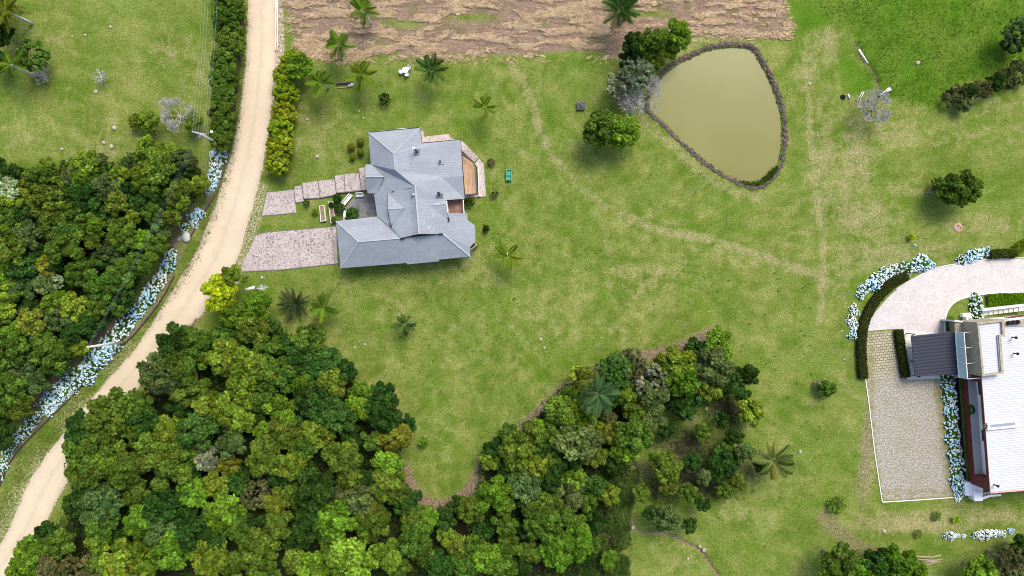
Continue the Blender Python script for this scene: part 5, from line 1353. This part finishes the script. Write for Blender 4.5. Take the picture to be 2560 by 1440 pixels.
def palm(px, py, bx, by, L, label, col, n=13, hgt=None, trunk='palebark', fr=FR, tr=.13):
    b = at(bx, by); hgt = hgt or 4.0
    c = at(px, py, hgt) - b
    t = thing("palm_tree", label, "palm", b, 0, None)
    mb = MB(); mb.tube([(0, 0, -.05), (c.x * .3, c.y * .3, hgt * .34), (c.x * .72, c.y * .72, hgt * .7), (c.x, c.y, hgt)], [tr * 1.35, tr, tr * .9, tr * .7], 8)
    mb.build("trunk", M[trunk], t, True)
    n = int(n * 1.35)
    for i in range(n):
        f = link("frond", random.choice(fr), t); f.location = (c.x, c.y, hgt - .05); a = i * 2.399 + random.uniform(-.25, .25)
        s = L / 16.0 * random.uniform(.82, 1.12); f.scale = (s, s, s * random.uniform(.8, 1.1)); f.rotation_euler = (0, random.uniform(-.35, .22) if i < n * .7 else random.uniform(-.9, -.4), a)
        g = random.uniform(.75, 1.3); yy = 1.25 if random.random() < .2 else 1.0
        f.color = (col[0] * g * yy, col[1] * g, col[2] * g, 1)
    return t
GR, YG, DG = (.11, .21, .018), (.16, .24, .02), (.06, .135, .03)
palm(908,26,930,60,40,"green palm standing alone in the hay field near the road", GR)
palm(846,112,858,136,40,"green palm at the hay's lower edge beside the bright tree", GR)
palm(904,186,906,212,42,"yellow-green palm right of the low timber trough", YG)
palm(801,206,822,220,36,"yellow-green palm left of the low timber trough, pale trunk showing", GR)
palm(1078,174,1082,186,42,"dark green palm beside the white garden table", DG)
palm(1213,266,1214,285,34,"small yellow-green palm on open lawn above the deck", YG, 10)
palm(1269,638,1268,632,40,"yellow-green palm on open lawn right of the shingled house", YG, 8)
palm(1010,812,1036,806,32,"small dark palm alone on the lawn below the shingled house", DG, 9, 2.2)
palm(738,760,740,758,44,"dark spiky rosette plant beside a palm below the house", (.05, .075, .03), 30, .7, 'darkbark', SPIKE, .2)
palm(806,770,836,768,40,"pale-tipped green palm right of the dark spiky rosette", GR, 12, 3.2)
palm(1496,985,1480,978,54,"large blue-green palm rising from the diagonal wood", (.075, .15, .055), 16, 7.5)
palm(1933,1152,1900,1130,54,"large yellow-green palm at the lawn grove's right edge", (.18, .24, .06), 13, 5.0)
palm(1552,24,1562,48,52,"big dark palm in the hay above the pond trees", DG, 18, 5.0, 'bark', FR, .22)
palm(16,28,81,59,58,"tall golden-green palm leaning into the upper left corner", (.17, .21, .02), 14, 5.3, tr=.22)
palm(28,162,92,190,40,"leaning palm with a pale trunk at the left edge", GR, 7, 5.0, tr=.24)
palm(2350,478,2317,481,26,"small feathery palm trunk left of the lone olive tree", GR, 7, 1.6, 'palebark', FR, .08)

# bare trees: forking limbs and twigs
def bare(px, py, bx, by, R, label, hgt, mat, name="bare_tree", cat="tree", seed=1, depth=5, twig=.7, spread=1.0, thick=1.0):
    rng = random.Random(seed); b = at(bx, by); c = at(px, py, hgt * .7) - b
    t = thing(name, label, cat, b); trk = MB(); tw = MB(); L0 = R / 16.0
    def grow(p, d, l, r, k):
        q = p + d * l * .55 + Vector((rng.gauss(0, .06), rng.gauss(0, .06), 0)) * l; e = q + (d + Vector((rng.gauss(0, .2), rng.gauss(0, .2), .05))).normalized() * l * .5
        (trk if k > depth - 2 else tw).tube([p, q, e], [max(r, .022) * (thick if k <= depth - 2 else 1), max(r * .8, .02) * (thick if k <= depth - 2 else 1), max(r * .62, .018)], 5 if k > 2 else 3, cap=False)
        if k <= 0: return
        for i in range(3):
            a = rng.uniform(0, 6.28); s = spread * rng.uniform(.5, 1.0)
            nd = (d * .8 + Vector((math.cos(a) * s, math.sin(a) * s, rng.uniform(-.1, .35)))).normalized()
            grow(e, nd, l * rng.uniform(.62, .82), r * .6, k - 1)
    top = Vector((c.x, c.y, hgt * .4)); trk.tube([(0, 0, -.05), top * .5, top], [.16, .13, .11], 6)
    for i in range(6):
        a = i * 1.047 + rng.uniform(-.3, .3); grow(top, Vector((math.cos(a), math.sin(a), .35)).normalized(), L0 * .36, .075, depth - 1)
    trk.build("trunk", mat[0], t); tw.build("twigs", mat[1], t)
bare(2192,266,2180,277,44,"bare grey tree with dark limbs at the lush field's lower edge", 4.5, (M['darkbark'], M['twig']), seed=4, depth=6, thick=1.6)
bare(440,285,452,300,46,"bare grey leafless tree above the left wood near the wires", 4.0, (M['twig'], M['twig']), seed=8, depth=6)
bare(1600,238,1600,245,56,"bare grey twiggy shrub overhanging the pond's left end", 3.0, (M['twig'], M['twig']), "bare_shrub", "shrub", 12, 6)
bare(1570,245,1572,250,40,"bare grey twiggy shrub left of the one overhanging the pond", 2.4, (M['twig'], M['twig']), "bare_shrub", "shrub", 15, 5)
bare(103,187,100,188,24,"grey leafless shrub at the foot of the leaning pale trunk", 1.6, (M['twig'], M['twig']), "bare_shrub", "shrub", 3, 5)
bare(246,188,255,214,22,"thin leafless sapling in the upper left field", 2.6, (M['twig'], M['twig']), "sapling", "tree", 5, 4)
bare(650,722,642,722,14,"pale bare branches between the yellow and green roadside trees", 5.0, (M['palebark'], M['palebark']), "bare_tree", "tree", 6, 4)
bare(2335,473,2330,476,16,"grey bare twigs beside the lone olive tree", 1.2, (M['twig'], M['twig']), "bare_shrub", "shrub", 7, 4)
def log(pts, r, label, mat, z=.15, name="log", cat="log"):
    P = [at(p[0], p[1]) + Vector((0, 0, z)) for p in pts]
    n = len(P); mb = MB().tube(P, [r * (1 - .4 * i / max(1, n - 1)) for i in range(n)], 8)
    return tag(mb.build(name, M[mat], smooth=True), label, cat)
log([(2222,224),(2210,231),(2195,240)], .3, "hollow pale fallen trunk beside the bare grey tree", 'palebark', .35)
log([(2119,236),(2123,247)], .14, "short white stick beside the black hole in the dry turf", 'white')
log([(2155,230),(2141,254)], .07, "thin pale pole leaning left of the bare tree, left of two", 'palebark'); log([(2159,230),(2146,256)], .07, "thin pale pole leaning left of the bare tree, right of two", 'palebark')
log([(2268,1389),(2300,1391),(2330,1392),(2350,1386)], .16, "long thin grey branch, topmost of the branch pile at the bottom", 'wood')
for i, p in enumerate((((2290,1398),(2330,1400),(2355,1398)), ((2292,1406),(2320,1404),(2350,1402)), ((2294,1412),(2320,1410),(2340,1404)), ((2288,1400),(2300,1408),(2312,1412)))):
    log(p, .13, ("second branch from the top in the grey branch pile","middle branch of the grey branch pile","lowest branch of the grey branch pile","slanting short branch at the left of the branch pile")[i], 'wood')
log([(662,719),(640,724)], .3, "pale sawn limb jutting right from the roadside yellow tree", 'palebark', 4.2, "limb", "limb")
log([(490,795),(468,832)], .16, "weathered fallen pole at the road's right edge above the central wood", 'wood')
log([(2146,124),(2169,159)], .17, "long white pipe lying in the ditch of the lush field", 'white', .1, "pipe", "pipe")
log([(2107,897),(2116,901)], .05, "thin pale stick on the lawn left of the drive hedge", 'palebark')
structure(MB().lathe((at(2107,243).x, at(2107,243).y, .0), [(.45, .006), (.3, .012)], 12).build("ground_hole", M['void']))

# ------------------------------------------------------------------ utility poles and wires
pole = thing("utility_pole", "grey concrete utility pole with cross-arm at the conifer hedge's lower end", "utility pole", at(556, 363))
pt = at(492, 331, 8.6) - pole.location; pt.z = 8.6
MB().tube([(0, 0, 0), (0, 0, 8.6)], [.2, .12], 10).build("pole", M['concrete'], pole, True)
ca = math.radians(-12)
arm = MB().box((.1, 0, 8.3), (2.0, .12, .14), ca); arm.box((.1, 0, 7.5), (1.4, .1, .12), ca); arm.build("cross_arm", M['concrete'], pole)
for i in range(5):
    x = -.75 + .4 * i; MB().lathe((.1 + x * math.cos(ca), x * math.sin(ca), 8.35), [(.05, 0), (.1, .08), (.07, .16), (.1, .22), (.04, .32)], 8).build("insulator", M['offwhite'], pole)
MB().tube([(0, 0, 6.4), (.5, .35, 6.6), (1.1, .55, 6.65)], .04, 6).build("lamp_arm", M['galv'], pole)
MB().lathe((1.2, .6, 6.5), [(.05, 0), (.25, .05), (.2, .16), (.05, .2)], 10).build("lamp_head", M['offwhite'], pole)
MB().lathe((-.3, -.25, 6.6), [(.2, 0), (.22, .5), (.05, .6)], 10).build("transformer", M['galv'], pole)
p2 = thing("utility_pole", "bare pale concrete pole standing in the long hydrangea bank by the road", "utility pole", at(309, 855))
MB().tube([(0, 0, 0), (0, 0, 9.1)], [.22, .14], 10).build("pole", M['palecon'], p2, True)
MB().box((0, 0, 8.9), (.5, .08, .1), .4).build("cross_arm", M['galv'], p2)
P0 = pole.location; P9 = p2.location
for i in range(5):
    x = -.75 + .4 * i; a = Vector((P0.x + .1 + x * math.cos(ca), P0.y + x * math.sin(ca), 8.6 - (.9 if i > 2 else 0)))
    b = Vector((a.x + 1.9 + .1 * i, a.y + 38, a.z + .2))
    pts = [a.lerp(b, t / 12) - Vector((0, 0, 1.0 * math.sin(math.pi * t / 12))) for t in range(13)]
    tag(MB().tube(pts, .011, 4).build("power_line", M['galv']), ("leftmost","second from left","middle","second from right","rightmost")[i] + " thin overhead wire running up past the conifer hedge", "power line")
for i in range(3):
    a = Vector((P0.x - .4 + .3 * i, P0.y, 8.2)); b = Vector((P9.x - .2 + .15 * i, P9.y, 8.9))
    pts = [a.lerp(b, t / 14) - Vector((0, 0, 1.0 * math.sin(math.pi * t / 14))) for t in range(15)]
    tag(MB().tube(pts, .006, 4).build("power_line", M['galv']), ("left","middle","right")[i] + " overhead wire between the two poles above the left wood", "power line")

# ------------------------------------------------------------------ garden things
gt_ = thing("garden_table", "round white garden table among white chairs on the upper lawn", "table", at(1015, 178.5))
MB().lathe((0, 0, .68), [(.02, 0), (.48, .0), (.5, .03), (.47, .06)], 28).build("tabletop", M['white'], gt_)
for a in range(4): MB().tube([(.1 * math.cos(a * 1.57), .1 * math.sin(a * 1.57), .7), (.33 * math.cos(a * 1.57), .33 * math.sin(a * 1.57), 0)], .03, 6).build("leg", M['white'], gt_)
def chair(px, py, rz, label):
    t = thing("garden_chair", label, "chair", at(px, py), rz, "white chairs round the garden table")
    P = [(.29 * math.cos(k * .314) , .29 * math.sin(k * .314)) for k in range(20)]
    MB().prism(P, .41, .45).build("seat", M['white'], t)
    mb = MB()
    for k in range(9):
        a = math.radians(180 - 80 + 160 * k / 8); mb.box((.31 * math.cos(a), .31 * math.sin(a), .63), (.04, .12, .4), a)
    mb.build("backrest", M['white'], t)
    for sx in (-1, 1):
        for sy in (-1, 1): MB().tube([(sx * .18, sy * .18, .42), (sx * .26, sy * .26, 0)], .022, 6).build("leg", M['white'], t)
chair(1023, 171.5, math.radians(225), "white garden chair at the upper right of the round table"); chair(1004, 182, math.radians(15), "white garden chair left of the round table"); chair(1018, 188.5, math.radians(100), "white garden chair below the round table")
tr_ = thing("timber_trough", "low dark timber edging with grey stones between two palms", "trough", at(862, 213), math.radians(6))
MB().box((0, .3, .22), (2.6, .14, .45)).build("back_board", M['darkplate'], tr_); MB().box((0, -.35, .08), (2.4, .1, .16)).build("front_board", M['wood'], tr_)
rr = np.random.default_rng(8); MB().blob((1.15, -.1, .18), .26, rr, 2, .1).build("stone", M['concrete'], tr_); MB().blob((.75, -.15, .14), .2, rr, 2, .1).build("stone", M['concrete'], tr_)
def crate(py, label):
    t = thing("planter_box", label, "planter", at(1272, py), math.radians(-4), "green plastic planters")
    mb = MB()
    for dx, dy, sx, sy in ((0, .37, .84, .08), (0, -.37, .84, .08), (.38, 0, .08, .66), (-.38, 0, .08, .66)): mb.box((dx, dy, .3), (sx, sy, .6))
    mb.build("rim", M['greenplastic'], t); MB().box((0, 0, .2), (.66, .64, .3)).build("base", M['greenplastic'], t); MB().box((-.08, 0, .42), (.05, .36, .14)).build("handle", M['greenplastic'], t)
crate(432, "upper of two square green plastic tubs right of the terrace"); crate(445.5, "lower of two square green plastic tubs right of the terrace")
ct = thing("well_cover", "small dark pyramid-roofed wellhead on the lawn left of the pond", "wellhead", at(1451.5, 266), math.radians(4))
MB().box((0, 0, .2), (1.15, 1.1, .4)).build("base", M['darkplate'], ct)
MB().add([(-.66, -.64, .4), (.66, -.64, .4), (.66, .64, .4), (-.66, .64, .4), (.05, .05, .82)], [(0, 1, 4), (1, 2, 4), (2, 3, 4), (3, 0, 4), (3, 2, 1, 0)]).build("roof", M['darkplate'], ct)
am = thing("fire_pit", "round reddish clay mound dotted with dark holes on the dry lawn", "mound", at(2395, 569))
MB().lathe((0, 0, -.02), [(.75, 0), (.68, .12), (.4, .2), (.1, .22)], 18).build("mound", M['clay'], am)
rr = np.random.default_rng(4)
for k in range(10): a, r = rr.uniform(0, 6.28), rr.uniform(.1, .52); MB().blob((r * math.cos(a), r * math.sin(a), .2 - .15 * r * r), .075, rr, 1, .1).build("dark_stone", M['black'], am)
rr = np.random.default_rng(12)
STN = [(240,230,.32,"cream stone near the thin sapling"),(286,320,.36,"large cream stone above the left wood"),(260,357,.26,"cream flat stone above the left wood, left of the pale patch"),(279,367,.34,"sandy stone just above the left wood"),(155,373,.24,"small white stone above the wood's left part"),(277,68,.26,"white stone in the upper part of the left field"),(213,88,.22,"white stone pair member in the upper left field"),(181,91,.16,"small white stone left of the sapling's upper lawn"),
  (467,592,.75,"big square grey boulder at the road edge below hydrangeas"),(656,427,.2,"small white marker stone beside the lowest roadside shrub"),(794,391,.3,"pale flat stone on the lawn left of the ball shrubs"),(768,299,.22,"pale stone on the lawn right of the roadside shrubs"),(898,278,.16,"small pale stone above the ball shrubs"),(910,295,.16,"small yellowish stone above the ball shrubs"),(1352,848,.26,"pinkish stone in the middle of the lower lawn"),(1361,870,.2,"pale stone below the pinkish one on the lower lawn"),
  (888,869,.2,"pale stone on the lawn near the small palm"),(912,861,.18,"pale stone left of the small palm on the lawn"),(2000,1129,.3,"white stone right of the big yellow-green palm"),(1720,1396,.22,"white stone near the stream bend"),(1760,1375,.3,"pale rock on the stream's right bank"),(1750,1366,.24,"small pale rock beside the stream bend"),(2294,157,.34,"cream rock lying in the lush green field"),(2104,828,.16,"small white stone left of the drive hydrangeas"),(2287,613,.26,"dark flat stone on dry lawn above the drive"),
  (2210,1328,.3,"pale rock at the dry turf's lower edge"),(2096,1366,.3,"grey rock above the corner thicket"),(2024,210,.26,"pale stone between the wheel tracks"),(655,694,.26,"small grey slab on the lawn below the paved drive"),(628,562,.2,"white marker stone at the lawn edge beside the road"),(1618,1290,.24,"pale stone at the stream's upper end"),(1582,1318,.3,"pale rock in the stream's bend at the left"),(1766,1021,.26,"pale stone in the bare soil of the lawn grove"),(1630,1106,.22,"pale stone at the diagonal wood's inner edge"),(2158,1180,.16,"small stone left of the parking kerb"),(752,819,.3,"pale stone at the central wood's upper corner")]
for x, y, r, l in STN:
    c = at(x, y); mb = MB(); mb.blob((0, 0, r * .25), r, rr, 2, .05, 0, (1.15, .9, .55))
    o = mb.build("stone", M['concrete'] if r > .5 else M['stone']); o.location = (c.x, c.y, 0); o.rotation_euler = (0, 0, rr.uniform(0, 6)); tag(o, l, "stone")
# garden lamps
for x, y, l in ((669.5,427,"small white bollard light beside the lowest roadside shrub"),):
    pass
# rosette weeds dotted over the lower lawn, past counting
def scatter(name, n, area, label, cat, cols, size, zmax, seed, asp, per=9, spread=.35, up=1.0, ang=None, excl=()):
    rng = np.random.default_rng(seed); A_ = np.array(area); lo, hi = A_.min(0), A_.max(0); Pt = np.zeros((0, 2))
    while len(Pt) < n:
        q = rng.uniform(lo, hi, (n, 2)); k = sdist(area, q[:, 0], q[:, 1]) > 0
        for e in excl: k &= sdist(e, q[:, 0], q[:, 1]) < -6
        Pt = np.concatenate([Pt, q[k]])
    Pt = Pt[:n]; C = np.repeat(Pt, per, 0) + rng.normal(0, spread * 16, (n * per, 2)); m = len(C)
    C = np.stack([(C[:, 0] - 1280) / 16, (720 - C[:, 1]) / 16, rng.uniform(.02, zmax, m)], 1)
    V_, f = leaf_quads(C, rng.normal(0, .5, (m, 3)) + np.array([0, 0, up]), size * rng.uniform(.6, 1.4, m), rng, asp)
    t = rng.random((m, 1)); cc = np.array(cols[0]) * (1 - t) + np.array(cols[1]) * t; cc = np.concatenate([cc, np.ones((m, 1))], 1)
    return stuff(link(name, bulk_mesh(name, V_, [f], M['leaf'], np.repeat(cc, 4, 0))), label, cat)
LAWN = [(720,700),(1250,560),(1650,600),(2040,700),(2080,1250),(1900,1430),(1650,1420),(1600,1330),(1900,1120),(1840,840),(1500,890),(1200,1140),(1060,1220),(1030,1080),(900,920),(760,830)]
scatter("weeds", 260, LAWN, "scattered small weed rosettes in the lower lawn", "weeds", ((.03, .07, .012), (.12, .14, .04)), .10, .12, 51, .4, 8, .16, 1.0)
scatter("weeds", 130, LAWN, "scattered pale dried weed tufts in the lower lawn", "weeds", ((.32, .28, .16), (.5, .45, .32)), .09, .1, 52, .35, 5, .12, 1.0)
scatter("grass", 1500, LUSH[:-3] + [(2700,100),(2700,0),(2010,0)], "longer bright grass tufts in the lush field", "grass", ((.045, .11, .008), (.09, .175, .014)), .15, .18, 53, .28, 6, .5, .7)
scatter("verge_grass", 900, [(606,0),(620,0),(604,280),(580,420),(545,530),(510,610),(470,690),(390,800),(300,900),(180,1040),(60,1200),(0,1330),(-30,1300),(60,1130),(200,970),(330,845),(420,720),(480,600),(540,490),(580,350),(600,200)], "rough green verge grass along the dirt road", "grass", ((.05, .09, .012), (.15, .17, .04)), .13, .14, 54, .3, 6, .4, .8)
# cut straw lying in swirling swathes
rng = np.random.default_rng(77); q = rng.uniform((700, -60), (1985, 165), (120000, 2)); d = sdist(HAY, q[:, 0], q[:, 1])
dens = fbm(q[:, 0] / 60 + 3, q[:, 1] / 13 + 7, 71, 4); dens2 = fbm(q[:, 0] / 25, q[:, 1] / 8, 72, 3)
green = np.zeros(len(q))
for cx, cy, rx, ry in ((1010,60,80,14),(1180,45,90,14),(1620,35,80,13),(720,110,22,70)): green = np.maximum(green, np.exp(-((q[:, 0] - cx) / rx) ** 2 - ((q[:, 1] - cy) / ry) ** 2))
k = (d > rng.normal(0, 11, len(q))) & (dens + .5 * (dens2 - .5) + rng.normal(0, .05, len(q)) > .55 + .25 * green); q = q[k][:46000]; m = len(q)
ang = (fbm(q[:, 0] / 70 + 20, q[:, 1] / 40, 73, 3) - .5) * 3.0 + rng.normal(0, .45, m)
ln = rng.uniform(.15, .5, m); wd = rng.uniform(.018, .045, m)
U = np.stack([np.cos(ang), np.sin(ang), rng.normal(0, .12, m)], 1) * ln[:, None]; Wd = np.stack([-np.sin(ang), np.cos(ang), np.zeros(m)], 1) * wd[:, None]
C = np.stack([(q[:, 0] - 1280) / 16, (720 - q[:, 1]) / 16, rng.uniform(.08, .22, m)], 1); bend = Wd * rng.normal(0, 4, (m, 1))
V = np.stack([C - U - Wd, C + bend - Wd, C + U - Wd * .5, C + U + Wd * .5, C + bend + Wd, C - U + Wd], 1).reshape(-1, 3); idx6 = np.arange(m * 6).reshape(-1, 6)
t = np.clip(rng.normal(.9, .28, (m, 1)), .35, 1.5); T = np.concatenate([np.array([.47, .355, .23]) * t, np.ones((m, 1))], 1)
stuff(link("straw", bulk_mesh("straw", V, [idx6[:, [0, 1, 4, 5]], idx6[:, [1, 2, 3, 4]]], M['leaf'], np.repeat(T, 6, 0))), "pale cut straw lying in swirls over the harvested strip", "straw")

scatter("reeds", 150, [(1850,452),(1866,462),(1895,464),(1925,448),(1945,420),(1940,415),(1915,440),(1890,455),(1868,455)], "dark green reeds along the pond's lower right rim", "reeds", ((.02, .05, .008), (.06, .10, .012)), .16, .25, 61, .3, 8, .12, .6)
